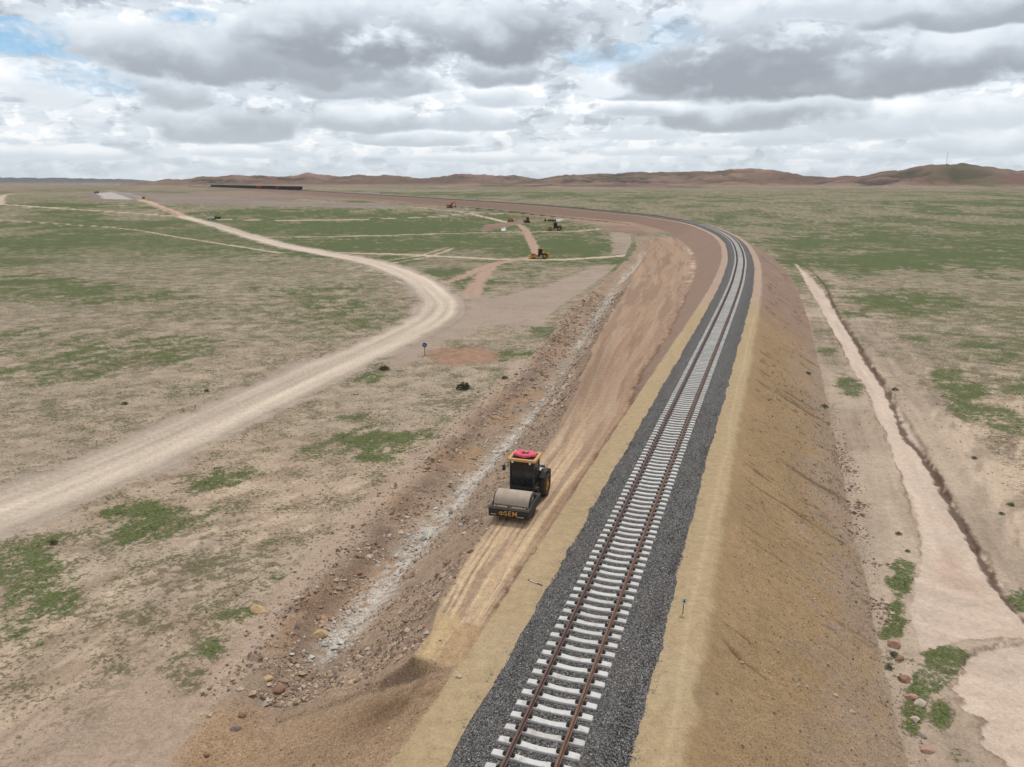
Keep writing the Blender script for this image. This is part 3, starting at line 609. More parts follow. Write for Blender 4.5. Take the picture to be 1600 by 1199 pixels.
def land_material():
    m = bpy.data.materials.new('land'); m.use_nodes = True; q = NT(m.node_tree); b = m.node_tree.nodes['Principled BSDF']
    P = q.new('ShaderNodeNewGeometry').outputs['Position']
    a = q.new('ShaderNodeAttribute', attribute_name='soil').outputs['Color']
    mk = q.new('ShaderNodeAttribute', attribute_name='mask').outputs['Vector']
    sp = q.new('ShaderNodeSeparateXYZ'); q.l.new(mk, sp.inputs[0]); GR, GV, WT = sp.outputs
    cd = q.vm('MULTIPLY', P, (1, 1, 0.))
    n05 = q.noise(cd, .35, 6, .62); n2 = q.noise(cd, 2.2, 6, .65); n8 = q.noise(P, 9., 5, .65); n30 = q.noise(P, 34., 3, .6)
    rg = q.m('MULTIPLY_ADD', GV, .75, .5)
    tone = q.m('ADD', q.m('MULTIPLY_ADD', n2, .75, -.375), q.m('ADD', q.m('MULTIPLY', q.m('SUBTRACT', n8, .5), q.m('MULTIPLY', rg, 1.6)), q.m('MULTIPLY', q.m('SUBTRACT', n30, .5), q.m('MULTIPLY', rg, 1.5))))
    tone = q.m('ADD', tone, 1.)
    c = q.mix(1., a, q.comb(tone, tone, tone), 'MULTIPLY')
    c = q.mix(q.m('MULTIPLY', q.ss(n8, .50, .60), q.m('MULTIPLY', rg, .30)), c, q.mix(1., c, (.66, .63, .60), 'MULTIPLY'))
    # gravel : pale and dark chips
    v = q.new('ShaderNodeTexVoronoi'); v.feature = 'F1'; q.l.new(P, v.inputs['Vector']); v.inputs['Scale'].default_value = 11.
    vs = q.new('ShaderNodeSeparateXYZ'); q.l.new(v.outputs['Color'], vs.inputs[0])
    chipd = q.m('MULTIPLY', q.m('GREATER_THAN', vs.outputs[0], .70), GV); chipl = q.m('MULTIPLY', q.m('GREATER_THAN', vs.outputs[1], .86), GV)
    near_c = q.m('SUBTRACT', 1., q.ss(v.outputs['Distance'], .25, .5))
    c = q.mix(q.m('MULTIPLY', q.m('MULTIPLY', chipd, near_c), .8), c, q.mix(1., c, (.5, .48, .46), 'MULTIPLY'))
    c = q.mix(q.m('MULTIPLY', q.m('MULTIPLY', chipl, near_c), .6), c, q.mix(1., c, (1.55, 1.55, 1.55), 'MULTIPLY'))
    v3 = q.new('ShaderNodeTexVoronoi'); q.l.new(P, v3.inputs['Vector']); v3.inputs['Scale'].default_value = 4.2
    vs3 = q.new('ShaderNodeSeparateXYZ'); q.l.new(v3.outputs['Color'], vs3.inputs[0])
    ch3 = q.m('MULTIPLY', q.m('MULTIPLY', q.m('GREATER_THAN', vs3.outputs[0], .62), q.m('SUBTRACT', GV, .3, clamp=True)), q.m('SUBTRACT', 1., q.ss(v3.outputs['Distance'], .2, .45)))
    c = q.mix(q.m('MULTIPLY', ch3, .9), c, q.mix(1., c, q.mix(vs3.outputs[1], (.55, .5, .48), (1.5, 1.45, 1.4)), 'MULTIPLY'))
    # dark low scrub dotted over the steppe
    steppe = q.ss(GR, -.02, .06)
    pass
    n5 = q.noise(cd, 4.2, 4, .68, .3); dots = q.ss(q.m('ADD', n5, q.m('MULTIPLY_ADD', n05, .55, q.m('MULTIPLY_ADD', GR, .10, -.275))), .545, .62)
    pass
    dots2 = q.ss(q.m('ADD', q.noise(cd, 1.5, 5, .7, .4), q.m('MULTIPLY_ADD', q.noise(cd, .09, 3), .7, -.35)), .56, .64)
    c = q.mix(q.m('MULTIPLY', q.m('MULTIPLY', steppe, q.m('MAXIMUM', dots, dots2)), .66), c, srgb(86, 82, 54, K))
    # green growth
    gn = q.m('ADD', q.m('MULTIPLY', n05, .9), q.m('ADD', q.m('MULTIPLY', n2, 1.1), q.m('ADD', q.m('MULTIPLY', n8, .5), q.m('MULTIPLY_ADD', n5, .6, -.2))))
    gd = q.m('ADD', gn, q.m('MULTIPLY', GR, .50))
    gf = q.ss(gd, 1.43, 1.66)
    gcol = q.mix(q.ss(n8, .38, .62), srgb(50, 67, 37, K), srgb(98, 115, 63, K))
    gcol = q.mix(q.ss(n05, .35, .65), gcol, q.mix(1., gcol, (1.12, .98, .9), 'MULTIPLY'))
    olive = q.ss(GR, .15, .7)
    gcol = q.mix(olive, q.mix(.45, gcol, srgb(128, 122, 92, K)), gcol)
    c = q.mix(q.m('MULTIPLY', gf, q.m('MULTIPLY', steppe, .92)), c, gcol)
    q.l.new(c, b.inputs['Base Color'])
    q.put(b.inputs['Roughness'], q.m('SUBTRACT', .95, q.m('MULTIPLY', WT, .8))); b.inputs['Specular IOR Level'].default_value = .18
    hgt = q.m('ADD', q.m('MULTIPLY', n2, .10), q.m('ADD', q.m('MULTIPLY', n8, .035), q.m('MULTIPLY', n30, q.m('MULTIPLY', GV, .012))))
    hgt = q.m('ADD', hgt, q.m('MULTIPLY', q.m('MULTIPLY', GV, q.m('SUBTRACT', .5, v.outputs['Distance'])), .06))
    hgt = q.m('ADD', hgt, q.m('MULTIPLY', q.m('MULTIPLY', gf, steppe), .08))
    bn = q.new('ShaderNodeBump'); bn.inputs['Strength'].default_value = .55; bn.inputs['Distance'].default_value = 1.
    q.l.new(hgt, bn.inputs['Height']); q.l.new(bn.outputs[0], b.inputs['Normal'])
    return m
LAND = land_material()

# ------------------------------------------------------------------ mesh helpers
def mesh_np(name, V, Fc, mats, attrs=None, smooth_=True, parent=None, matidx=None):
    me = bpy.data.meshes.new(name); k = Fc.shape[1]
    me.vertices.add(len(V)); me.vertices.foreach_set('co', np.asarray(V, np.float32).ravel())
    me.loops.add(Fc.size); me.loops.foreach_set('vertex_index', Fc.astype(np.int32).ravel())
    me.polygons.add(len(Fc)); me.polygons.foreach_set('loop_start', np.arange(0, Fc.size, k, dtype=np.int32))
    me.polygons.foreach_set('loop_total', np.full(len(Fc), k, np.int32))
    me.polygons.foreach_set('use_smooth', np.full(len(Fc), smooth_))
    if matidx is not None: me.polygons.foreach_set('material_index', matidx.astype(np.int32))
    for a, arr in (attrs or {}).items():
        at = me.color_attributes.new(a, 'FLOAT_COLOR', 'POINT')
        c = np.ones((len(V), 4), np.float32); c[:, :3] = arr; at.data.foreach_set('color', c.ravel())
    for m in (mats if isinstance(mats, (list, tuple)) else [mats]): me.materials.append(m)
    me.update(calc_edges=True); me.validate()
    o = bpy.data.objects.new(name, me); COL.objects.link(o)
    if parent is not None: o.parent = parent
    return o
def split_zones(V, Q, zone, attrs):
    fz = zone[Q[:, 0]]
    groups = {}
    for z in np.unique(fz):
        groups.setdefault(('g', ZN[int(z)]) if ZN[int(z)] in ('ground', 'hills', 'dry_wash', 'embankment', 'earth_bench', 'rubble_slope') else ('z', int(z)), []).append(int(z))
    for key, zs in groups.items():
        q = Q[np.isin(fz, zs)]
        if len(q) < 6: continue
        u, inv = np.unique(q, return_inverse=True)
        o = mesh_np(ZN[zs[0]], V[u], inv.reshape(q.shape), LAND, {k: v[u] for k, v in attrs.items()})
        o['kind'] = 'structure'

# terrain : a polar sheet, finest where the photo looks
px_rows = np.r_[np.arange(1500, 1240, -12.), np.arange(1240, 430, -2.3), np.arange(430, 330, -.95), np.arange(330, 303, -.55)]
ds = []
for py in px_rows:
    x, y, z = ray(800, py); ds.append((HC + 5.2) * y / -z)
ds = np.array(ds); 
r0 = ds[ds < 560]; rest = np.r_[np.arange(560, 800, 7.), np.arange(800, 1500, 14.), np.arange(1500, 3700, 24.), np.arange(3700, 7000, 130.), np.arange(7000, 12600, 250.), [13000]]
D_ = np.r_[[.5, 5, 10, 14, 17], r0[r0 > 18.], rest]
A_ = np.radians(np.r_[np.arange(-47, 47, .118), np.arange(47, 313, 7.)])
gx = np.outer(D_, np.sin(A_)).ravel(); gy = np.outer(D_, np.cos(A_)).ravel()
nr, ncol = len(D_), len(A_)
s_, t_ = st_of(gx, gy)
z_, c_, g_, v_, w_, zo = field(gx, gy, s_, t_, 0)
I = np.arange(nr * ncol).reshape(nr, ncol); J = np.roll(I, -1, axis=1)
Q = np.stack([I[:-1].ravel(), I[1:].ravel(), J[1:].ravel(), J[:-1].ravel()], 1)
Q = Q[:, ::-1]
inn = np.where(t_ > 0, BR - t_, t_ - borderL(s_)); inn = np.where((s_ > -60) & (s_ < TS[-1] - 30), inn, -1)
deep = inn > 3.5
keep = ~(deep[Q].all(1)) | (s_[Q[:, 0]] > 300)
Q = Q[keep]
split_zones(np.stack([gx, gy, z_], 1), Q, zo, {'soil': c_, 'mask': np.stack([g_, v_, w_], 1)})
del gx, gy, z_, c_, g_, v_, w_, I, J, Q

# railway section, laid along the line
S_ = [-64.]
while S_[-1] < TS[-1] - 6:
    s0 = S_[-1]; x0, y0 = pos(s0, 0); dd = math.hypot(float(x0), float(y0))
    S_.append(s0 + (.8 if s0 < -8 else min(max(.075, dd * dd / 11500.), 2.2)))
S_ = np.array(S_)
U_ = np.linspace(0, 1, 401)
SS, UU = np.meshgrid(S_, U_, indexing='ij')
bl_ = borderL(SS); TT = np.where(UU < .66, bl_ * (1 - UU / .66), BR * (UU - .66) / .34)
SS = SS.ravel(); TT = TT.ravel(); X_, Y_ = pos(SS, TT)
z_, c_, g_, v_, w_, zo = field(X_, Y_, SS, TT, 1)
nr, ncol = len(S_), len(U_); I = np.arange(nr * ncol).reshape(nr, ncol)
Q = np.stack([I[:-1, :-1].ravel(), I[:-1, 1:].ravel(), I[1:, 1:].ravel(), I[1:, :-1].ravel()], 1)
split_zones(np.stack([X_, Y_, z_], 1), Q, zo, {'soil': c_, 'mask': np.stack([g_, v_, w_], 1)})
print('section', nr, ncol)

def land_z(xs, ys):
    xs = np.atleast_1d(np.asarray(xs, float)); ys = np.atleast_1d(np.asarray(ys, float))
    s, t = st_of(xs, ys)
    a = field(xs, ys, s, t, 0); b = field(xs, ys, s, t, 1)
    insec = (t < BR) & (t > borderL(s)) & (s > -60)
    return np.where(insec, b[0], a[0]), a, b, insec, s, t
def LZ(x, y): return float(land_z(x, y)[0][0])

# ------------------------------------------------------------------ ballast bed
bs = [-60.]
while bs[-1] < TS[-1] - 8:
    x0, y0 = pos(bs[-1], 0); dd = math.hypot(float(x0), float(y0)); bs.append(bs[-1] + (.6 if bs[-1] < -8 else min(max(.09, dd * dd / 12000.), 3.)))
bs = np.array(bs)
prof = np.array([(-2.75,-.64),(-2.45,-.50),(-2.2,-.36),(-1.95,-.21),(-1.72,-.10),(-1.45,-.075),(-1.3,-.08),(-1.0,-.09),(-.76,-.10),(-.4,-.11),(0,-.12),(.4,-.11),(.76,-.10),(1.0,-.09),(1.3,-.08),(1.45,-.075),(1.75,-.10),(2.0,-.21),(2.25,-.36),(2.5,-.50),(2.85,-.64)])
SS, PP = np.meshgrid(bs, np.arange(len(prof)), indexing='ij'); SS = SS.ravel(); PP = PP.ravel()
edge = np.abs(prof[PP, 0]) > 1.9
TT = prof[PP, 0] + np.where(edge, (fb(SS, PP * 3., .7, 3, 201) - .5) * .45 * np.sign(prof[PP, 0]), 0) + np.where(edge, iv(SS, [0, 60, 120], [0, .1, .25]) * np.sign(prof[PP, 0]), 0)
ZZ = trk_z(SS) + prof[PP, 1] + (fb(SS, TT, 2.2, 3, 202) - .5) * .07
X_, Y_ = pos(SS, TT); nr, ncol = len(bs), len(prof); I = np.arange(nr * ncol).reshape(nr, ncol)
Q = np.stack([I[:-1, :-1].ravel(), I[:-1, 1:].ravel(), I[1:, 1:].ravel(), I[1:, :-1].ravel()], 1)
def ballast_material():
    m = bpy.data.materials.new('ballast'); m.use_nodes = True; q = NT(m.node_tree); b = m.node_tree.nodes['Principled BSDF']
    P = q.new('ShaderNodeNewGeometry').outputs['Position']
    v = q.new('ShaderNodeTexVoronoi'); q.l.new(P, v.inputs['Vector']); v.inputs['Scale'].default_value = 15.
    sp = q.new('ShaderNodeSeparateXYZ'); q.l.new(v.outputs['Color'], sp.inputs[0])
    n = q.noise(P, .6, 4); n2 = q.noise(P, 8., 4)
    c = q.mix(sp.outputs[0], srgb(84, 83, 84, K), srgb(150, 148, 145, K))
    c = q.mix(q.m('GREATER_THAN', sp.outputs[1], .93), c, srgb(160, 156, 150, K))
    c = q.mix(q.ss(v.outputs['Distance'], .35, .7), c, srgb(56, 54, 54, K))
    c = q.mix(q.m('MULTIPLY', q.ss(n, .45, .65), .25), c, srgb(112, 104, 94, K))
    q.l.new(c, b.inputs['Base Color']); b.inputs['Roughness'].default_value = .9; b.inputs['Specular IOR Level'].default_value = .2
    bn = q.new('ShaderNodeBump'); bn.inputs['Strength'].default_value = .8; bn.inputs['Distance'].default_value = .05
    q.l.new(q.m('SUBTRACT', n2, v.outputs['Distance']), bn.inputs['Height']); q.l.new(bn.outputs[0], b.inputs['Normal'])
    return m
BAL = ballast_material()
bo = mesh_np('ballast_bed', np.stack([X_, Y_, ZZ], 1), Q, BAL); bo['kind'] = 'structure'

# ------------------------------------------------------------------ general builders
def setp(o, label=None, cat=None, group=None, kind=None):
    if label: o['label'] = label
    if cat: o['category'] = cat
    if group: o['group'] = group
    if kind: o['kind'] = kind
    return o
def empty(name, loc, rz=0, label=None, cat=None, group=None, scale=1.):
    o = bpy.data.objects.new(name, None); COL.objects.link(o); o.location = loc; o.rotation_euler = (0, 0, rz); o.scale = (scale,) * 3; o.empty_display_size = .3
    return setp(o, label, cat, group)
class MB:
    def __init__(s): s.bm = bmesh.new()
    def box(s, c, size, rot=None, taper=None, bev=0.):
        r = bmesh.ops.create_cube(s.bm, size=1.); vs = r['verts']
        for v in vs:
            if taper and v.co.z > 0: v.co.x *= taper[0]; v.co.y *= taper[1]
            v.co = Vector((v.co.x * size[0], v.co.y * size[1], v.co.z * size[2]))
            if rot: v.co = rot @ v.co
            v.co += Vector(c)
        if bev:
            es = list({e for v in vs for e in v.link_edges}); bmesh.ops.bevel(s.bm, geom=es, offset=bev, segments=1, affect='EDGES')
        return s
    def cyl(s, c, r, h, axis='Z', seg=24, r2=None):
        q = bmesh.ops.create_cone(s.bm, cap_ends=True, segments=seg, radius1=r, radius2=r if r2 is None else r2, depth=h)
        R = {'Z': Matrix(), 'Y': Matrix.Rotation(math.pi / 2, 4, 'X'), 'X': Matrix.Rotation(math.pi / 2, 4, 'Y')}[axis]
        for v in q['verts']: v.co = (R @ v.co) + Vector(c)
        return s
    def prism(s, pts, y0, y1):
        """outline in X-Z pushed along Y"""
        a = [s.bm.verts.new((x, y0, z)) for x, z in pts]; b = [s.bm.verts.new((x, y1, z)) for x, z in pts]; n = len(pts)
        s.bm.faces.new(a[::-1]); s.bm.faces.new(b)
        for i in range(n): s.bm.faces.new((a[i], a[(i + 1) % n], b[(i + 1) % n], b[i]))
        return s
    def ring(s, c, R, r, axis='Z', seg=24, sseg=8, a0=0., a1=2 * math.pi, sq=1.):
        vs = []; full = abs(a1 - a0 - 2 * math.pi) < 1e-3; n = seg if full else seg + 1
        for i in range(n):
            a = a0 + (a1 - a0) * i / seg; row = []
            for j in range(sseg):
                b = 2 * math.pi * j / sseg
                p = Vector(((R + r * math.cos(b)) * math.cos(a), (R + r * math.cos(b)) * math.sin(a), r * math.sin(b) * sq))
                if axis == 'Y': p = Vector((p.x, p.z, p.y))
                row.append(s.bm.verts.new(p + Vector(c)))
            vs.append(row)
        for i in range(seg):
            A = vs[i]; B = vs[(i + 1) % n]
            for j in range(sseg): s.bm.faces.new((A[j], B[j], B[(j + 1) % sseg], A[(j + 1) % sseg]))
        if not full: s.bm.faces.new(vs[0][::-1]); s.bm.faces.new(vs[-1])
        return s
    def tube(s, pts, r, seg=8):
        pts = [Vector(p) for p in pts]; rows = []
        for i, p in enumerate(pts):
            d = (pts[min(i + 1, len(pts) - 1)] - pts[max(i - 1, 0)]).normalized()
            u = d.orthogonal().normalized(); w = d.cross(u); rr = r[i] if isinstance(r, (list, tuple)) else r
            rows.append([s.bm.verts.new(p + (u * math.cos(a) + w * math.sin(a)) * rr) for a in [2 * math.pi * k / seg for k in range(seg)]])
        for i in range(len(rows) - 1):
            for k in range(seg): s.bm.faces.new((rows[i][k], rows[i + 1][k], rows[i + 1][(k + 1) % seg], rows[i][(k + 1) % seg]))
        s.bm.faces.new(rows[0]); s.bm.faces.new(rows[-1][::-1]); return s
    def build(s, name, m, parent=None, smooth_=False, loc=None):
        bmesh.ops.recalc_face_normals(s.bm, faces=s.bm.faces)
        me = bpy.data.meshes.new(name); s.bm.to_mesh(me); s.bm.free()
        for p in me.polygons: p.use_smooth = smooth_
        if smooth_:
            me.set_sharp_from_angle(angle=math.radians(38))
        for q in (m if isinstance(m, (list, tuple)) else [m]): me.materials.append(q)
        o = bpy.data.objects.new(name, me); COL.objects.link(o)
        if parent is not None: o.parent = parent
        if loc: o.location = loc
        return o
def copy_tree(o, parent=None):
    c = o.copy(); COL.objects.link(c)
    if parent is not None: c.parent = parent
    for ch in list(o.children): copy_tree(ch, c)
    return c
def text_obj(name, body, size, m, parent, loc, rot, extrude=.006):
    cu = bpy.data.curves.new(name, 'FONT'); cu.body = body; cu.size = size; cu.extrude = extrude; cu.align_x = 'CENTER'; cu.align_y = 'CENTER'; cu.offset = .002; cu.space_character = 1.15
    to = bpy.data.objects.new(name, cu); COL.objects.link(to); bpy.context.view_layer.update()
    me = bpy.data.meshes.new_from_object(to.evaluated_get(bpy.context.evaluated_depsgraph_get())); bpy.data.objects.remove(to)
    me.materials.clear(); me.materials.append(m)
    o = bpy.data.objects.new(name, me); COL.objects.link(o); o.parent = parent; o.location = loc; o.rotation_euler = rot
    return o

# ------------------------------------------------------------------ track : rails, sleepers, fastenings
CONC = mat('sleeper_concrete', srgb(214, 212, 208, K), .85, 0, .10, 5., .3)
_q = NT(CONC.node_tree); _b = CONC.node_tree.nodes['Principled BSDF']; _src = _b.inputs['Base Color'].links[0].from_socket
_or = _q.new('ShaderNodeObjectInfo').outputs['Random']; _pn = _q.noise(_q.new('ShaderNodeNewGeometry').outputs['Position'], 3.5, 4, .65)
_c = _q.mix(_q.ss(_or, 0., 1.), _src, _q.mix(1., _src, (.84, .83, .81), 'MULTIPLY')); _c = _q.mix(_q.m('MULTIPLY', _q.ss(_pn, .52, .66), .55), _c, srgb(168, 158, 146, K))
_q.l.new(_c, _b.inputs['Base Color'])
RAILM = mat('rusty_rail', srgb(108, 84, 76, K), .7, .1, .25, 2.5); RAILM2 = mat('orange_rusty_rail', srgb(126, 96, 80, K), .75, .1, .3, 2.5)
CLIP = mat('rail_clip_steel', srgb(52, 44, 42, K), .7, .2)
def rail_mesh(t0, m):
    pr = np.array([(-.075,-.005),(.075,-.005),(.075,.012),(.014,.03),(.014,.115),(.036,.125),(.036,.160),(.028,.172),(-.028,.172),(-.036,.160),(-.036,.125),(-.014,.115),(-.014,.03),(-.075,.012)])
    rs = np.unique(np.r_[np.arange(-60, 200, 1.), np.arange(200, 700, 2.), np.arange(700, TS[-1] - 12, 4.)])
    SS, PP = np.meshgrid(rs, np.arange(len(pr)), indexing='ij'); SS = SS.ravel(); PP = PP.ravel()
    x, y = pos(SS, t0 + pr[PP, 0]); z = trk_z(SS) + pr[PP, 1]
    n, k = len(rs), len(pr); I = np.arange(n * k).reshape(n, k); J = np.roll(I, -1, 1)
    Q = np.stack([I[:-1].ravel(), J[:-1].ravel(), J[1:].ravel(), I[1:].ravel()], 1)
    return np.stack([x, y, z], 1), Q
tr = empty('railway_track', (float(pos(0, 0)[0]), float(pos(0, 0)[1]), 0), 0, 'long curving railway track with rusty rails on pale concrete sleepers running to the far train', 'railway track')
bpy.context.view_layer.update()
off = np.array(tr.location)
for t0, m, lb in ((-.755, RAILM, None), (.755, RAILM2, 'right-hand rail, more orange with rust')):
    V, Q = rail_mesh(t0, m); o = mesh_np('rail', V - off, Q, m, None, False, tr)
    if lb: o['label'] = lb
# sleeper : high ends, dished middle
def sleeper_bm():
    b = bmesh.new(); xs = [-1.3,-1.27,-.98,-.74,-.52,-.26,0,.26,.52,.74,.98,1.27,1.3]
    zt = [-.035,-.01,-.002,0,-.018,-.045,-.052,-.045,-.018,0,-.002,-.01,-.035]; hw = [.115,.125,.135,.135,.125,.115,.11,.115,.125,.135,.135,.125,.115]
    rows = []
    for x, z, w in zip(xs, zt, hw):
        rows.append([b.verts.new((x, -w - .03, -.22)), b.verts.new((x, -w, z - .012)), b.verts.new((x, -w + .015, z)), b.verts.new((x, w - .015, z)), b.verts.new((x, w, z - .012)), b.verts.new((x, w + .03, -.22))])
    for i in range(len(rows) - 1):
        for k in range(6): b.faces.new((rows[i][k], rows[i][(k + 1) % 6], rows[i + 1][(k + 1) % 6], rows[i + 1][k]))
    b.faces.new(rows[0][::-1]); b.faces.new(rows[-1]); bmesh.ops.recalc_face_normals(b, faces=b.faces)
    me = bpy.data.meshes.new('sleeper'); b.to_mesh(me); b.free(); me.materials.append(CONC); return me
SM = sleeper_bm()
fm = MB()
for sx in (-1, 1):
    fm.box((sx * .115, 0, .02), (.09, .16, .045)); fm.box((sx * .165, 0, .03), (.05, .11, .05)); fm.cyl((sx * .12, 0, .055), .022, .05, seg=6)
fo = fm.build('rail_fastening', CLIP); FM = fo.data; bpy.data.objects.remove(fo)
SP = .6; k = 0; s0 = -6.9; i = 0
while i < 300:
    s = s0 + i * SP; x, y = pos(s, 0); a = math.atan2(float(iv(s, TS, TTY)), float(iv(s, TS, TTX))) - math.pi / 2
    o = bpy.data.objects.new('sleeper', SM); COL.objects.link(o); o.parent = tr; o.location = Vector((float(x), float(y), float(trk_z(s)))) - tr.location
    o.rotation_euler = (0, 0, a + random.uniform(-.008, .008)); o.location += Vector((random.uniform(-.012, .012), random.uniform(-.015, .015), 0))
    if i < 150:
        for t0 in (-.755, .755):
            q = bpy.data.objects.new('rail_fastening', FM); COL.objects.link(q); q.parent = o; q.location = (t0, 0, 0)
    i += 1
# the farther sleepers and fastenings as one part each
def bake(me, ss, name, m, tt=(0,)):
    v0 = np.empty(len(me.vertices) * 3); me.vertices.foreach_get('co', v0); v0 = v0.reshape(-1, 3)
    me.calc_loop_triangles(); f0 = np.array([list(t.vertices) for t in me.loop_triangles])
    Vs = []; Fs = []; c = 0
    for s in ss:
        x, y = pos(s, 0); ax, ay = float(iv(s, TS, TTX)), float(iv(s, TS, TTY)); z = float(trk_z(s))
        for t0 in tt:
            Vs.append(np.stack([x + ay * (v0[:, 0] + t0) + ax * v0[:, 1], y - ax * (v0[:, 0] + t0) + ay * v0[:, 1], z + v0[:, 2]], 1) - off); Fs.append(f0 + c); c += len(v0)
    o = mesh_np(name, np.vstack(Vs), np.vstack(Fs), m, None, False, tr); o['kind'] = 'stuff'; return o
sb = bmesh.new(); bmesh.ops.create_cube(sb, size=1.)
for v in sb.verts: v.co = Vector((v.co.x * 2.6, v.co.y * .27, -.11 + v.co.z * .2))
SLO_ME = bpy.data.meshes.new('sleeper_far'); sb.to_mesh(SLO_ME); sb.free()
far_s = s0 + np.arange(300, 1400) * SP
bake(SLO_ME, far_s, 'distant_sleepers', CONC)
fb2 = bmesh.new(); bmesh.ops.create_cube(fb2, size=1.)
for v in fb2.verts: v.co = Vector((v.co.x * .36, v.co.y * .15, .025 + v.co.z * .05))
FB_ME = bpy.data.meshes.new('fastening_far'); fb2.to_mesh(FB_ME); fb2.free()
bake(FB_ME, s0 + np.arange(150, 420) * SP, 'distant_fastenings', CLIP, (-.755, .755))

# ------------------------------------------------------------------ scattered stones, scree and tufts
OCT = np.array([(1,0,0),(-1,0,0),(0,1,0),(0,-1,0),(0,0,1),(0,0,-1)], float); OF = np.array([(0,2,4),(2,1,4),(1,3,4),(3,0,4),(2,0,5),(1,2,5),(3,1,5),(0,3,5)])
def stone_attr_material(name, bump=.5):
    m = bpy.data.materials.new(name); m.use_nodes = True; q = NT(m.node_tree); b = m.node_tree.nodes['Principled BSDF']
    a = q.new('ShaderNodeAttribute', attribute_name='soil').outputs['Color']; P = q.new('ShaderNodeNewGeometry').outputs['Position']
    n = q.noise(P, 22., 4); c = q.mix(n, q.mix(1., a, (.78, .78, .78), 'MULTIPLY'), q.mix(1., a, (1.22, 1.22, 1.22), 'MULTIPLY'))
    q.l.new(c, b.inputs['Base Color']); b.inputs['Roughness'].default_value = .92; b.inputs['Specular IOR Level'].default_value = .2
    return m
STONE = stone_attr_material('loose_stone')
def stones(name, x, y, z, r, col, flat=.7, sink=.25):
    n = len(x); V = OCT[None] * rng.uniform(.65, 1.25, (n, 6, 1)); V = V + rng.uniform(-.25, .25, (n, 6, 3))
    a = rng.uniform(0, 6.283, n); b = rng.uniform(-.5, .5, n); ca, sa, cb, sb = np.cos(a), np.sin(a), np.cos(b), np.sin(b)
    V[..., 0] *= rng.uniform(.8, 1.4, (n, 1)); V[..., 2] *= flat
    X = V[..., 0] * cb[:, None] - V[..., 2] * sb[:, None]; Zv = V[..., 0] * sb[:, None] + V[..., 2] * cb[:, None]; Yv = V[..., 1]
    P = np.stack([x[:, None] + (X * ca[:, None] - Yv * sa[:, None]) * r[:, None], y[:, None] + (X * sa[:, None] + Yv * ca[:, None]) * r[:, None], z[:, None] + (Zv + flat * (1 - 2 * sink) * .6) * r[:, None]], 2)
    Fc = OF[None] + (np.arange(n) * 6)[:, None, None]
    o = mesh_np(name, P.reshape(-1, 3), Fc.reshape(-1, 3), STONE, {'soil': np.repeat(col, 6, 0)}, False); o['kind'] = 'stuff'
    return o
def pick(cols, n, jit=.15):
    c = np.array([srgb(*q, K) for q in cols])[rng.integers(0, len(cols), n)]; return c * rng.uniform(1 - jit, 1 + jit, (n, 1))
# ballast stones
n = 52000; s = -4 + 46 * rng.random(n) ** 1.5; t = rng.uniform(-2.95, 2.95, n)
edge = rng.random(n) < .04; t = np.where(edge, np.sign(t) * (2.6 + np.abs(rng.normal(0, .28, n))), t)
rel = (s - s0) / SP; rel = np.abs(rel - np.round(rel)) * SP; okm = (rel > .16) | (np.abs(t) > 1.36)
okm &= ~(np.abs(np.abs(t) - .755) < .10); s = s[okm]; t = t[okm]
zb = iv(t, prof[:, 0], prof[:, 1]); zb = np.where(np.abs(t) > 2.75, -.6, zb)
x, y = pos(s, t); r = rng.uniform(.018, .036, len(s)); cc = pick([(112,111,112),(134,132,129),(94,93,95),(150,147,142),(124,120,117)], len(s)); wh = rng.random(len(s)) < .035; cc[wh] = srgb(206, 202, 194, K)
o = stones('ballast_stones', x, y, zb + (fb(s, t, 2.2, 3, 202) - .5) * .07, r, cc, .8); setp(o, 'dark grey crushed stone ballast between and beside the near sleepers', 'ballast')
# rubble on the slope and in the drain
n = 26000; s = 6 + 130 * rng.random(n) ** 1.7; u = rng.random(n); tl, tr_ = dL(s) - .6, bL(s) - .3
t = tr_ + (tl - tr_) * np.clip(u + rng.normal(0, .06, n), -.03, 1.15)
x, y = pos(s, t); bb = field(x, y, s, t, 1); clump = fb(s, t, .9, 3, 301); ok = clump > .40; s, t, x, y, zz = s[ok], t[ok], x[ok], y[ok], bb[0][ok]; n = len(s)
r = np.minimum(.022 + .030 * rng.exponential(1., n), .22) * (1 + s / 160.)
cc = pick([(172,148,126),(184,160,136),(146,124,108),(194,180,164),(162,134,112),(132,118,108),(200,178,150)], n)
w = np.exp(-((t - wT(s)) / .9) ** 2) * (s > 9); ww = rng.random(n) < w * .9; cc[ww] = np.array(srgb(206, 203, 194, K)) * rng.uniform(.8, 1.1, (int(ww.sum()), 1))
o = stones('rubble_stones', x, y, zz, r, cc); setp(o, 'loose brown and white rubble stones on the side slope and in the drain left of the roller', 'rubble')
# small chips on both slopes, shoulders and by the bench end
n = 24000; s = -6 + 70 * rng.random(n) ** 1.5; side = rng.random(n) < .62
t = np.where(side, 4.8 + 8.2 * rng.random(n) ** .6, -4.6 - 9.6 * rng.random(n)); ok = side | (s < 6.5); s, t = s[ok], t[ok]; n = len(s)
x, y = pos(s, t); bb = field(x, y, s, t, 1); r = np.minimum(.010 + .012 * rng.exponential(1., n), .08) * (1 + s / 100)
cc = pick([(160,138,112),(142,120,96),(176,156,130),(124,106,88),(184,168,146)], n)
o = stones('slope_chips', x, y, bb[0], r, cc); setp(o, 'small stone chips strewn over both slopes of the embankment', 'gravel')
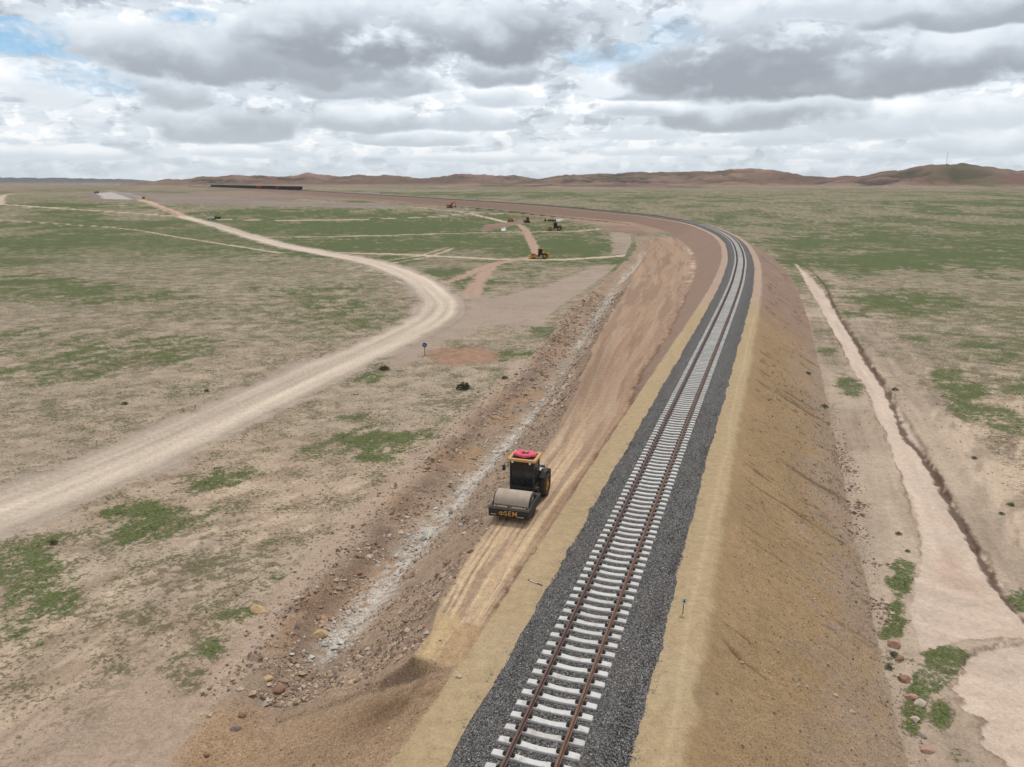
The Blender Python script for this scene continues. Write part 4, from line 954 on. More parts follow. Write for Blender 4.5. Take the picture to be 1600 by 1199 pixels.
# foot of the right slope and the gully with stones
n = 3000; s = -4 + 60 * rng.random(n) ** 1.3; t = 12.4 + rng.normal(0, .5, n) + .6 * (fb(s, s * 0, .3, 2, 320) - .5) * 2; x, y = pos(s, t); ok = (t < 13.7) & (fb(s, t * .3, .5, 3, 321) > .5); s, t, x, y = s[ok], t[ok], x[ok], y[ok]
bb = field(x, y, s, t, 1); r = np.minimum(.03 + .035 * rng.exponential(1., len(s)), .22)
o = stones('toe_stones', x, y, bb[0], r, pick([(170,145,128),(150,122,106),(120,100,90),(190,170,150)], len(s))); setp(o, 'line of tumbled stones along the foot of the right hand slope', 'stones')
def tufts(name, x, y, z, h, col, label, blades=7):
    n = len(x); a = rng.uniform(0, 6.283, (n, blades)); rr = rng.uniform(0, .55, (n, blades)); lean = rng.uniform(.1, .9, (n, blades)); w = rng.uniform(.10, .24, (n, blades)); hh = rng.uniform(.5, 1.1, (n, blades))
    cx = np.cos(a) * rr; cy = np.sin(a) * rr; px = -np.sin(a); py = np.cos(a)
    V = np.zeros((n, blades, 3, 3))
    V[:, :, 0, 0] = cx + px * w; V[:, :, 0, 1] = cy + py * w; V[:, :, 1, 0] = cx - px * w; V[:, :, 1, 1] = cy - py * w
    V[:, :, 2, 0] = cx + np.cos(a) * lean; V[:, :, 2, 1] = cy + np.sin(a) * lean; V[:, :, 2, 2] = hh * .75
    V[:, :, :2, 2] = -.08
    V = V * h[:, None, None, None]; V[..., 0] += x[:, None, None]; V[..., 1] += y[:, None, None]; V[..., 2] += z[:, None, None]
    Fc = np.arange(n * blades * 3).reshape(-1, 3)
    o = mesh_np(name, V.reshape(-1, 3), Fc, STONE, {'soil': np.repeat(col, blades * 3, 0)}, False); setp(o, label, 'grass', kind='stuff')
    return o
n = 120000; dd = 28 + 150 * rng.random(n) ** 1.1; aa = np.radians(rng.uniform(-40, 40, n)); x = dd * np.sin(aa); y = dd * np.cos(aa)
s, t = st_of(x, y); fz = field(x, y, s, t, 0); out = (t > 13.2) | (t < dL(s) - 1.); bare = ((fz[5] > 1)) | (~out)
gr = fz[2]; pz = fb(x, y, 1.1, 3, 311)
green = (gr > .30) & (rng.random(n) < .06 + .30 * np.clip(gr - .3, 0, 1)) & (pz > .42) & ~bare
dry = (~green) & (rng.random(n) < .10 * (gr > -.02)) & (pz > .45) & ~bare & (y > 45)
g_i = np.where(green)[0][:17000]; d_i = np.where(dry)[0][:9000]
def gcol(n, a, b):
    f = rng.random((n, 1)); return np.array(srgb(*a, K)) * (1 - f) + np.array(srgb(*b, K)) * f
tufts('green_grass', x[g_i], y[g_i], fz[0][g_i], rng.uniform(.05, .13, len(g_i)), gcol(len(g_i), (54,68,38), (104,114,66)), 'low green grass growing in patches over the tan steppe')
tufts('dry_scrub', x[d_i], y[d_i], fz[0][d_i], rng.uniform(.07, .17, len(d_i)), gcol(len(d_i), (96,88,62), (134,122,94)), 'sparse olive grey scrub dotted over the tan steppe', 6)
# stones thrown over the steppe beside the drain
n = 1500; s = 4 + 60 * rng.random(n); t = dL(s) - .5 - rng.exponential(1.6, n); x, y = pos(s, t); fz = land_z(x, y)[0]
o = stones('scattered_stones', x, y, fz, np.minimum(.03 + .03 * rng.exponential(1., n), .16), pick([(190,170,145),(160,135,112),(130,110,95)], n)); setp(o, 'small stones scattered over bare ground beside the drain', 'stones')

# ------------------------------------------------------------------ boulders one can tell apart
def on_land(px, py, zguess=None):
    """world point where a sight line meets the built land"""
    x, y, z = ray(px, py); h = math.hypot(x, y); d = np.geomspace(15, 2500, 900)
    zz = land_z(x / h * d, y / h * d)[0]; dz = HC + z / h * d - zz; k = int(np.argmax(dz < 0)) or 899
    a = dz[k - 1] / (dz[k - 1] - dz[k]); q = d[k - 1] + (d[k] - d[k - 1]) * a
    return x / h * q, y / h * q, HC + z / h * q
def boulder_mesh(seed, m):
    r_ = random.Random(seed); b = bmesh.new(); bmesh.ops.create_icosphere(b, subdivisions=2, radius=1.)
    pl = [(Vector((r_.uniform(-1, 1), r_.uniform(-1, 1), r_.uniform(-.3, 1))).normalized(), r_.uniform(.5, .85)) for _ in range(9)]
    for v in b.verts:
        for nrm, dd_ in pl:
            e = v.co.dot(nrm) - dd_
            if e > 0: v.co -= nrm * e
        v.co += Vector((r_.uniform(-.04, .04),) * 3)
    me = bpy.data.meshes.new('boulder'); b.to_mesh(me); b.free(); me.materials.append(m); return me
BM = {'yellow': mat('ochre_boulder', srgb(196,168,128,K), .9, 0, .2, 3., .5), 'pale': mat('pale_boulder', srgb(196,182,164,K), .9, 0, .15, 3., .5), 'brown': mat('brown_boulder', srgb(150,118,94,K), .9, 0, .2, 3., .5), 'grey': mat('grey_boulder', srgb(150,138,128,K), .9, 0, .2, 3., .5), 'pink': mat('pinkish_boulder', srgb(178,142,124,K), .9, 0, .2, 3., .5)}
BD = [ # x, y, half width px, colour, label
 (404,955,13,'yellow','broken ochre boulder at the left end of the dark scarp above the drain'),
 (500,992,13,'yellow','flat ochre boulder beside the lower end of the white stone band'),
 (669,806,8,'pale','pale round boulder standing at the right edge of the white stone band'),
 (560,896,8,'brown','brown boulder half way along the left lip of the drain'),
 (559,870,7,'brown','brown boulder in the ochre hollow left of the white band'),
 (627,833,6,'pale','small white boulder at the head of the ochre hollow'),
 (475,1034,5,'pale','white stone lying alone below the white band'),
 (418,1060,8,'yellow','cream boulder on the bare spit below the scarp'),
 (452,1050,5,'pale','white stone to the right of the cream boulder'),
 (374,1078,6,'pale','pale flat stone lowest on the bare spit'),
 (370,1139,9,'grey','rounded grey boulder near the lower left of the slope'),
 (435,1077,10,'brown','long brown slab in the rubble below the cream boulder'),
 (378,1117,7,'brown','dark brown stone on the tracked ground above the grey boulder'),
 (322,1180,5,'brown','brown stone nearest the bottom edge left of the slope'),
 (716,1058,6,'pale','tan boulder at the front end of the levelled bench'),
 (634,1016,6,'pale','pale boulder below the streak of white soil'),
 (577,1068,4,'grey','small grey stone low on the rubble slope'),
 (634,891,5,'pale','cream stone in the rubble up the slope from the white band'),
 (712,768,5,'brown','dark stone lying on the white band behind the roller'),
 (667,733,6,'brown','brown boulder on the ground left of the white band'),
 (750,697,6,'yellow','ochre boulder on the drain lip beyond the roller cab'),
 (773,654,7,'yellow','ochre rock cluster stone on the far drain lip'),
 (820,592,6,'grey','grey rock heap stone on the lip of the drain'),
 (1395,1008,13,'pink','largest pinkish boulder at the foot of the right slope'),
 (1413,1062,11,'brown','brown boulder in the gully under the right slope'),
 (1424,1090,9,'pink','pinkish boulder below the brown one in the right gully'),
 (1437,1100,9,'pale','pale cracked boulder beside the grass of the right gully'),
 (1430,1126,7,'pale','pale stone in the lower right gully'),
 (1441,1150,7,'grey','grey stone among the tumbled stones of the right gully'),
 (1450,1175,9,'pink','pinkish slab at the bottom of the right gully'),
 (1386,944,6,'pale','white stone in the long grass patch right of the slope'),
 (1405,1030,7,'brown','brown stone just under the largest pinkish boulder'),
 (1331,1112,5,'yellow','cream stone low on the right embankment slope'),
 (1305,1087,5,'yellow','ochre stone on the gravelly middle of the right slope')]
for i, (px, py, hw, cn, lb) in enumerate(BD):
    x, y, z = on_land(px, py); dist = math.sqrt(x * x + y * y + (HC - z) ** 2); r = hw * dist / F_PX
    o = bpy.data.objects.new('boulder', boulder_mesh(i + 5, BM[cn])); COL.objects.link(o); o.location = (x, y, z + r * .12)
    o.scale = (r * 1.05, r * random.uniform(.7, .95), r * random.uniform(.5, .7)); o.rotation_euler = (0, 0, random.uniform(-.5, .5)); setp(o, lb, 'boulder', 'boulders along the drain and the slope foot')

# ------------------------------------------------------------------ shrubs
LEAF = stone_attr_material('shrub_leaf'); STEM = mat('shrub_stem', srgb(96,78,58,K), .9)
def shrub(px, py, hw, lb, c0, c1, hfac=.7):
    x, y, z = on_land(px, py); dist = math.hypot(x, y); r = hw * dist / F_PX
    e = empty('shrub', (x, y, z), 0, lb, 'shrub')
    n = int(min(900, 260 + hw * 22)); a = rng.uniform(0, 6.283, n); q = rng.random(n) ** .5; el = rng.uniform(0, 1, n) ** .7
    lob = .75 + .35 * np.sin(a * 3 + px) * np.cos(a * 2 + py)
    P = np.stack([np.cos(a) * q * lob * r, np.sin(a) * q * lob * r, np.sqrt(np.clip(1 - q * q, 0, 1)) * el * r * hfac], 1)
    sz = r * rng.uniform(.07, .15, n); D1 = rng.normal(size=(n, 3)); D1 /= np.linalg.norm(D1, axis=1)[:, None]; D2 = np.cross(D1, rng.normal(size=(n, 3))); D2 /= np.linalg.norm(D2, axis=1)[:, None]
    V = np.stack([P - D2 * sz[:, None] * .4, P + D2 * sz[:, None] * .4, P + D1 * sz[:, None] * 1.5 + np.array([0, 0, .4]) * sz[:, None]], 1).reshape(-1, 3)
    mesh_np('foliage', V, np.arange(len(V)).reshape(-1, 3), LEAF, {'soil': np.repeat(gcol(n, c0, c1), 3, 0)}, False, e)
    sb_ = MB()
    for k in range(5):
        a_ = k * 1.26 + .3; sb_.tube([(0, 0, -.05), (math.cos(a_) * r * .3, math.sin(a_) * r * .3, r * hfac * .4), (math.cos(a_) * r * .6, math.sin(a_) * r * .6, r * hfac * .6)], [r * .03, r * .02, r * .01], 5)
    sb_.build('stem', STEM, e)
for a in [(726,608,15,'large dark green bush alone on the steppe left of the drain',(48,56,40),(84,90,62)),
          (600,578,10,'dark bush on the grassy verge beside the road, left of the blue sign',(58,66,40),(92,98,60)),
          (196,632,6,'small dark bush alone between the upper left meadow and the road',(66,68,50),(100,98,74)),
          (323,612,5,'tiny bush closest above the road edge on the left',(70,70,50),(104,100,76)),
          (84,850,8,'low olive bush on bare ground near the left end of the road',(70,72,48),(104,104,70)),
          (1397,1025,9,'grey green bush beside the largest boulder of the right gully',(74,90,74),(110,124,100)),
          (1389,1045,8,'grey green bush below the largest boulder of the right gully',(74,90,74),(110,124,100)),
          (1404,835,6,'small green bush on the rutted strip right of the slope',(64,84,52),(98,112,70)),
          (1418,862,5,'small green bush by the pale soil at the head of the long grass patch',(64,84,52),(98,112,70)),
          (1263,585,6,'green bush low on the far right slope',(64,84,52),(98,112,70)),
          (1580,790,6,'small green bush at the far right beyond the wash',(64,84,52),(98,112,70)),
          (1565,804,5,'smaller bush just left of the one beyond the wash',(64,84,52),(98,112,70)),
          (1522,717,5,'lone bush on the pale ground right of the dark bank',(64,84,52),(98,112,70)),
          (1398,610,6,'green bush on the right edge of the wash half way up',(64,84,52),(98,112,70)),
          (1288,637,7,'green bush at the foot of the slope beside the pale strip',(64,84,52),(98,112,70)),
          (788,592,7,'small bright green bush right of the large dark one',(70,96,44),(104,124,60))]: shrub(*a)

# ------------------------------------------------------------------ road rollers
BLK = mat('black_paint', srgb(58,55,53,K), .6, 0, .4, 2.2, .1); DGR = mat('dark_grey_paint', srgb(78,76,76,K), .6, 0, .25, 3., .1); YEL = mat('machine_yellow', srgb(206,150,52,K), .6, 0, .18, 3.)
ROOF = mat('orange_roof_paint', srgb(218,168,104,K), .55, 0, .08, 4.); GLS = mat('tinted_glass', srgb(34,38,42,K), .12, 0, .2, 2., 0, .6); TYR = mat('dusty_tyre', srgb(84,74,66,K), .95, 0, .25, 5., .4)
DRM = mat('dusty_steel_drum', srgb(184,168,152,K), .8, .0, .3, 1.6, .3); LET = mat('orange_lettering', srgb(218,168,92,K), .6, 0, .05); PNK = mat('pink_cloth', srgb(226,96,120,K), .8, 0, .12, 5., .3)
BLU = mat('blue_cloth', srgb(50,58,96,K), .8, 0, .3, 3.); WHT = mat('white_paint', srgb(222,222,224,K), .6, 0, .06); DRT = mat('dirty_frame_top', srgb(132,116,98,K), .9, 0, .25, 6.); DYEL = mat('dusty_machine_yellow', srgb(176,134,84,K), .8, 0, .2, 3.)
SKIN = mat('skin', srgb(150,108,84,K), .7)
def roller(loc, rz, lb, group, body, frame, roof, detail=True, drum=DRM, scale=1.):
    e = empty('road_roller', loc, rz, lb, 'road roller', group, scale)
    d = MB(); d.cyl((1.65, 0, .78), .78, 2.1, 'Y', 64)
    do = d.build('drum', drum, e, True)
    db = MB()
    for sy in (-1, 1): db.ring((1.65, sy * 1.052, .78), .66, .10, 'Y', 32, 6)
    for sy in (-1, 1): db.cyl((1.65, sy * 1.06, .78), .22, .08, 'Y', 16)
    db.build('drum_rim', BLK, do, True)
    f = MB(); f.prism([(2.52, .40), (2.86, .36), (2.90, .86), (2.80, .92), (2.50, .92), (2.48, .80)], -1.22, 1.22)
    for sy in (-1, 1):
        y0, y1 = (1.10, 1.22) if sy > 0 else (-1.22, -1.10)
        f.prism([(2.5, .42), (2.5, .90), (1.9, 1.02), (1.2, 1.05), (.55, .98), (.50, .55), (1.2, .5)], y0, y1)
    f.prism([(.3, .5), (.62, .5), (.62, .98), (.3, 1.02)], -1.22, 1.22)
    fo_ = f.build('front_frame', frame, e)
    sc = MB(); sc.box((2.42, 0, .95), (.10, 2.02, .05)); sc.box((2.66, .55, .935), (.22, .85, .02)); sc.box((2.66, -.55, .935), (.22, .85, .02)); sc.build('scraper', DRT, fo_)
    if detail:
        bl = MB()
        for yy in (-1.0, -.82, -.1, .82, 1.0): bl.cyl((2.66, yy, .955), .035, .05, seg=8)
        bl.build('bolt', BLK, fo_)
        text_obj('lettering', 'SEM', .42, LET, fo_, (2.895, .14, .62), (math.pi / 2, 0, math.pi / 2))
        # emblem : two linked rounds crossed by a bar, left of the letters as one reads them
        em = MB(); em.ring((0, 0, 0), .078, .020, 'Y', 20, 6); em.ring((.13, 0, 0), .078, .020, 'Y', 20, 6); em.box((.065, 0, 0), (.035, .03, .24))
        eo = em.build('emblem', LET, fo_); eo.location = (2.895, -.50, .60); eo.rotation_euler = (0, 0, math.pi / 2)
        st = MB(); st.box((2.893, -.92, .50), (.012, .34, .03)); st.box((2.893, .72, .48), (.012, .40, .03)); st.build('small_sticker', WHT, fo_)
    # articulated hitch
    h = MB(); h.box((.15, 0, .85), (.5, .6, .5), bev=.04); h.box((-.25, 0, .95), (.4, 1.0, .6), bev=.04); h.build('hitch', BLK, e)
    # deck + cab
    c = MB(); c.box((-.45, 0, 1.12), (1.5, 1.5, .22), bev=.03); c.box((.28, .62, .78), (.3, .3, .5)); c.build('deck', BLK, e)
    cab = MB(); w, l = .72, .62; x0 = -.42
    for sx in (-1, 1):
        for sy in (-1, 1): cab.prism([(x0 + sx * l - .045, 1.2), (x0 + sx * l + .045, 1.2), (x0 + sx * l * .94 + .045, 2.86), (x0 + sx * l * .94 - .045, 2.86)], sy * w - .045, sy * w + .045)
    for sy in (-1, 1): cab.box((x0, sy * w, 1.95), (1.2, .05, .05)); cab.box((x0, sy * w, 1.24), (1.24, .06, .10))
    cab.box((x0 + l, 0, 1.24), (.07, 1.44, .12)); cab.box((x0 - l, 0, 1.24), (.07, 1.44, .12))
    cab.box((x0 + l * .94, 0, 2.80), (.07, 1.40, .10)); cab.box((x0 - l * .94, 0, 2.80), (.07, 1.40, .10)); cab.box((x0 + l * .97, 0, 2.0), (.04, .05, 1.6))
    co = cab.build('cab_frame', BLK, e)
    for nm, cpt, sz in (('windscreen', (x0 + l * .965, 0, 2.02), (.012, 1.36, 1.5)), ('rear_window', (x0 - l * .965, 0, 2.02), (.012, 1.36, 1.5)), ('side_window', (x0, w + .01, 2.02), (1.12, .012, 1.5)), ('side_window', (x0, -w - .01, 2.02), (1.12, .012, 1.5))):
        g_ = MB(); g_.box(cpt, sz); g_.build(nm, GLS, co)
    r_ = MB(); rw, rl_ = .88, .80
    r_.box((x0, 0, 2.93), (2 * rl_, 2 * rw, .10), bev=.03)
    for sx in (-1, 1): r_.box((x0 + sx * (rl_ - .09), 0, 3.0), (.17, 2 * rw, .10), bev=.03)
    for sy in (-1, 1): r_.box((x0, sy * (rw - .09), 3.0), (2 * rl_ - .34, .17, .10), bev=.03)
    ro = r_.build('roof', roof, e); rp = MB(); rp.box((x0, 0, 2.988), (1.24, 1.40, .012)); rp.build('roof_panel', DGR, ro)
    if detail:
        se = MB(); se.box((x0 - .15, 0, 1.5), (.5, .5, .14), bev=.04); se.box((x0 - .38, 0, 1.85), (.12, .5, .6), bev=.04); se.build('seat', BLK, e)
        sw = MB(); sw.ring((x0 + .30, 0, 1.75), .2, .02, 'Z', 20, 6); sw.tube([(x0 + .42, 0, 1.2), (x0 + .30, 0, 1.75)], .025); sw.build('steering_wheel', BLK, e)
        mi = MB(); mi.tube([(x0 + .60, -.74, 2.75), (x0 + .75, -1.02, 2.72), (x0 + .78, -1.08, 2.55)], .018, 6); mi.box((x0 + .79, -1.09, 2.42), (.07, .2, .36), bev=.03); mi.build('mirror', BLK, e)
        mi = MB(); mi.tube([(x0 + .60, .74, 2.75), (x0 + .70, .90, 2.6)], .018, 6); mi.box((x0 + .7, .92, 2.45), (.07, .16, .3), bev=.03); mi.build('mirror', BLK, e)
        hl = MB()
        for sy in (-1, 1): hl.cyl((x0 + rl_ + .02, sy * .55, 2.86), .07, .06, 'X', 12)
        hl.build('work_light', WHT, ro)
        la = MB()
        for k in range(4): la.box((-.1, .86, .55 + k * .2), (.4, .22, .04))
        la.box((.1, .95, .85), (.04, .04, .8)); la.box((-.3, .95, .85), (.04, .04, .8)); la.build('step', BLK, e)
    hd = MB(); hd.prism([(-1.12, .9), (-1.12, 1.86), (-2.3, 1.80), (-3.0, 1.55), (-3.12, 1.3), (-3.12, .62), (-2.6, .52), (-1.5, .6)], -.58, .58)
    ho = hd.build('engine_hood', body, e); hb = MB(); hb.box((-2.0, 0, 1.86), (.9, .7, .05)); [hb.box((-1.95 - .16 * k, .585, 1.35), (.05, .02, .4)) for k in range(6)]; hb.build('vent', BLK, ho)
    fd = MB()
    for sy in (-1, 1): fd.prism([(-2.55, 1.50), (-2.0, 1.78), (-1.3, 1.78), (-.9, 1.5), (-.9, 1.44), (-1.3, 1.71), (-2.0, 1.71), (-2.55, 1.43)], sy * .62, sy * 1.12)
    fd.build('fender', BLK if body is not YEL else body, e)
    cw = MB(); cw.box((-3.12, 0, .92), (.22, 1.9, .62), bev=.06); cw.build('counterweight', DGR if detail else body, e)
    ex = MB(); ex.tube([(-2.35, .3, 1.8), (-2.35, .3, 2.25), (-2.5, .3, 2.38)], .05); ex.build('exhaust', BLK, e)
    for sy in (-1, 1):
        t_ = MB(); yy = sy * .86; t_.ring((-1.75, yy, .78), .56, .22, 'Y', 40, 10, sq=1.35)
        n_ = 22
        for k in range(n_):
            a = 2 * math.pi * k / n_
            for hs in (-1, 1):
                R = Matrix.Rotation(-a, 3, 'Y') @ Matrix.Rotation(hs * .45, 3, 'X')
                t_.box((-1.75 + math.cos(a) * .76, yy + hs * .12, .78 + math.sin(a) * .76), (.07, .26, .06), Matrix.Rotation(-a, 3, 'Y') @ Matrix.Rotation(hs * .5, 3, 'X'))
        wo_ = t_.build('wheel', TYR, e, True)
        rm = MB(); rm.cyl((-1.75, yy + sy * .13, .78), .36, .10, 'Y', 24); rm.cyl((-1.75, yy + sy * .22, .78), .16, .14, 'Y', 12); rm.ring((-1.75, yy + sy * .19, .78), .34, .04, 'Y', 24, 6); rm.build('rim', YEL, wo_, True)
    return e
# the near roller, placed by the two lower corners of its front beam
pa = unp(764.1, 802.7, -.58); pb = unp(825.9, 810.9, -.58)
lat = Vector((pb[0] - pa[0], pb[1] - pa[1])); latn = lat.normalized(); fwd = Vector((latn.y, -latn.x)); wscale = lat.length / 2.44
print('roller beam', lat.length, 'heading', math.degrees(math.atan2(fwd.x, -fwd.y)))
ang = math.atan2(fwd.y, fwd.x); mid = Vector(((pa[0] + pb[0]) / 2, (pa[1] + pb[1]) / 2)); sc_r = min(max(wscale, .93), 1.04)
org = mid - fwd * 2.86 * sc_r
zr = [LZ(*(org + fwd * k)) for k in (2.4, 0, -1.7)]
R1 = roller((org.x, org.y, max(zr) - .03), ang, 'near road roller with dusty steel drum, black frame and orange roof on the earth bench', None, DGR, BLK, ROOF, True, scale=sc_r)
rc_ = R1.matrix_basis
def at_roller(p): 
    return Matrix.Translation(R1.location) @ Matrix.Rotation(ang, 4, 'Z') @ Vector([c * sc_r for c in p])
pk_ = MB(); pk_.ring((0, 0, 0), .34, .165, 'Z', 36, 12, math.radians(-166), math.radians(166), .8)
for v in pk_.bm.verts: a_ = math.atan2(v.co.y, v.co.x); v.co *= 1 + .07 * math.sin(a_ * 5 + 1) + .05 * math.sin(a_ * 11)
po = pk_.build('rolled_cushion', PNK, None, True); po.location = at_roller((-.42, 0, 3.14)); po.rotation_euler = (0, 0, ang + math.radians(0)); po.scale = (1., 1.3, .85)
setp(po, 'pink rolled cushion lying bent in a ring on the orange cab roof', 'cushion')
# blue and white sheet laid over the fender behind the cab
sh_ = MB(); sh_.prism([(-1.0, 2.05), (-1.25, 2.12), (-1.6, 2.0), (-1.85, 1.82), (-1.85, 1.78), (-1.6, 1.95), (-1.25, 2.06), (-1.0, 1.99)], .30, .62)
sh_.prism([(-1.05, 2.0), (-1.3, 2.06), (-1.7, 1.92), (-1.9, 1.8), (-1.9, 1.76), (-1.7, 1.87), (-1.3, 2.0), (-1.05, 1.94)], .62, .84)
so = sh_.build('folded_sheet', [BLU, WHT], None); so.location = at_roller((0, 0, -.05)); so.rotation_euler = (0, 0, ang); so.scale = (sc_r,) * 3
for p in so.data.polygons:
    if p.center.y > .62: p.material_index = 1
setp(so, 'blue and white folded sheet on the hood behind the near roller cab', 'sheet')

def place(px, py): x, y = hitp(px, py); return x, y, LZ(x, y)
x, y, z = place(842, 404.0)
roller((x, y, z), math.radians(176), 'bright yellow road roller side-on beside the pale track crossing the green field', 'yellow machines working on the plain', YEL, YEL, YEL, False, DYEL)
x, y, z = place(866, 360.6)
roller((x, y, z), math.radians(183), 'dusty yellow roller with dark cab parked beyond the bright one, by the upper track', 'yellow machines working on the plain', DYEL, DYEL, BLK, False, DYEL, 1.25)

# ------------------------------------------------------------------ excavators, dozer, trucks
ORA = mat('orange_machine_paint', srgb(176,96,66,K), .7, 0, .15, 3.)
def excavator(loc, rz, lb, body, sc=1., armup=1.):
    e = empty('excavator', loc, rz, lb, 'excavator', None, sc)
    for sy in (-1, 1):
        t_ = MB(); t_.prism([(-2.0, .1), (-2.15, .45), (-1.9, .85), (1.9, .85), (2.15, .45), (2.0, .1), (1.7, 0), (-1.7, 0)], sy * 1.25 - .3, sy * 1.25 + .3); t_.build('crawler_track', BLK, e)
    b = MB(); b.cyl((0, 0, 1.0), .7, .3, seg=20); b.box((-.7, 0, 1.65), (3.0, 2.6, 1.0), bev=.12); b.box((-2.2, 0, 1.7), (.7, 2.6, 1.2), bev=.15); b.build('upper_body', body, e)
    c = MB(); c.box((.75, .8, 2.1), (1.3, 1.0, 1.7), bev=.08); co = c.build('cab', body, e)
    w = MB(); w.box((1.41, .8, 2.25), (.02, .8, 1.1)); w.box((.75, 1.31, 2.3), (1.0, .02, 1.0)); w.box((.75, .29, 2.3), (1.0, .02, 1.0)); w.build('window', GLS, co)
    bm = MB(); bm.prism([(.8, 1.4), (1.1, 1.3), (3.4, 3.6 * armup), (5.2, 3.9 * armup), (5.2, 4.2 * armup), (3.2, 4.2 * armup), (.8, 1.9)], -.25, .15); bo_ = bm.build('boom', body, e)
    st = MB(); st.prism([(5.0, 4.4 * armup), (5.35, 4.3 * armup), (6.0, 1.4), (5.7, 1.3)], -.2, .1); so_ = st.build('stick', body, e)
    bu = MB(); bu.prism([(5.7, 1.5), (6.3, 1.2), (6.2, .4), (5.5, .3), (5.1, .8), (5.6, .8)], -.6, .5); bu.build('bucket', BLK, so_)
    cy = MB(); cy.tube([(1.2, -.3, 1.6), (3.0, -.3, 3.2 * armup)], .09, 6); cy.build('hydraulic_ram', BLK, bo_)
    return e
x, y, z = place(703, 324.5); excavator((x, y, z), math.radians(-40), 'orange excavator digging on the red earth beyond the green field', ORA, .95)
x, y, z = place(798, 346.5); excavator((x, y, z), math.radians(80), 'small dark excavator seen end-on where the narrow tracks meet', DYEL, .85, .8)
def dozer(loc, rz, lb, body, sc=1.):
    e = empty('bulldozer', loc, rz, lb, 'bulldozer', None, sc)
    for sy in (-1, 1):
        t_ = MB(); t_.prism([(-1.7, .1), (-1.8, .6), (-1.4, 1.0), (1.3, .9), (1.7, .5), (1.5, .05), (-1.4, 0)], sy * .95 - .25, sy * .95 + .25); t_.build('crawler_track', BLK, e)
    b = MB(); b.box((.5, 0, 1.4), (2.0, 1.1, .9), bev=.08); b.box((-1.2, 0, 1.3), (1.2, 1.4, .8), bev=.08); b.build('body', body, e)
    c = MB(); c.box((-.8, 0, 2.3), (1.3, 1.3, 1.2), bev=.06); co = c.build('cab', BLK, e); r_ = MB(); r_.box((-.8, 0, 2.96), (1.6, 1.6, .12)); r_.build('roof', body, co)
    bl = MB(); bl.prism([(2.3, .1), (2.5, .1), (2.35, .7), (2.5, 1.3), (2.35, 1.3), (2.2, .7)], -1.7, 1.7); bl.build('blade', body, e)
    a = MB(); [a.box((1.3, sy * 1.3, .5), (2.0, .12, .2)) for sy in (-1, 1)]; a.build('push_arm', body, e)
    return e
x, y, z = place(824, 348.5); dozer((x, y, z), math.radians(100), 'brownish bulldozer on the reddish earth left of the row of dark heaps', mat('brown_paint', srgb(120,88,62,K), .8))
def truck(loc, rz, lb, cabm, bedm, sc=1.):
    e = empty('truck', loc, rz, lb, 'truck', None, sc)
    c = MB(); c.prism([(1.6, .7), (3.2, .7), (3.25, 1.6), (2.9, 2.6), (1.6, 2.6)], -1.1, 1.1); co = c.build('cab', cabm, e)
    w = MB(); w.prism([(3.27, 1.65), (2.96, 2.45), (2.94, 2.45), (3.25, 1.65)], -.95, .95); w.build('windscreen', GLS, co)
    b = MB(); b.box((-.9, 0, 1.7), (4.6, 2.3, 1.2), taper=(1.05, 1.05)); b.build('dump_bed', bedm, e)
    f = MB(); f.box((.1, 0, .85), (6.2, .9, .25)); f.build('chassis', BLK, e)
    for xx in (2.4, -1.2, -2.4):
        for sy in (-1, 1):
            w_ = MB(); w_.cyl((xx, sy * 1.0, .5), .5, .35, 'Y', 20); w_.build('wheel', BLK, e)
    return e
x, y, z = place(330, 343.2); truck((x, y, z), math.radians(200), 'white cab truck parked by the main road in the left distance', WHT, WHT, .6)
x, y, z = place(340, 342.4); truck((x, y, z), math.radians(170), 'dark truck just right of the white one in the left distance', BLK, BLK, .55)
x, y, z = place(587, 306.5); truck((x, y, z), math.radians(10), 'white truck on the pink earth under the middle hills', WHT, WHT, 1.2)
x, y, z = place(224.5, 311.5); truck((x, y, z), math.radians(120), 'dark truck where the orange road reaches the white pad', BLK, BLK, .65)
x, y, z = place(151, 302.5); truck((x, y, z), math.radians(60), 'dark truck at the far left corner of the white pad', BLK, BLK, .65)
# row of dark spoil heaps at the white patch
SPO = mat('dark_spoil', srgb(62,52,48,K), .95, 0, .25, 2., .5)
for i, (px, py) in enumerate([(852,345.8),(857,345.8),(860.5,345.8),(864,346.0),(867.5,346.2)]):
    x, y, z = place(px, py); b = bmesh.new(); bmesh.ops.create_icosphere(b, subdivisions=2, radius=1.)
    for v in b.verts: v.co *= random.uniform(.85, 1.1); v.co.z = max(v.co.z, -.1)
    me = bpy.data.meshes.new('spoil_heap'); b.to_mesh(me); b.free(); me.materials.append(SPO)
    o = bpy.data.objects.new('spoil_heap', me); COL.objects.link(o); o.location = (x, y, z); o.scale = (.7, 1.0, 1.3)
    setp(o, 'one of the five small dark spoil heaps in a row left of the white patch', 'spoil heap', 'row of dark spoil heaps')

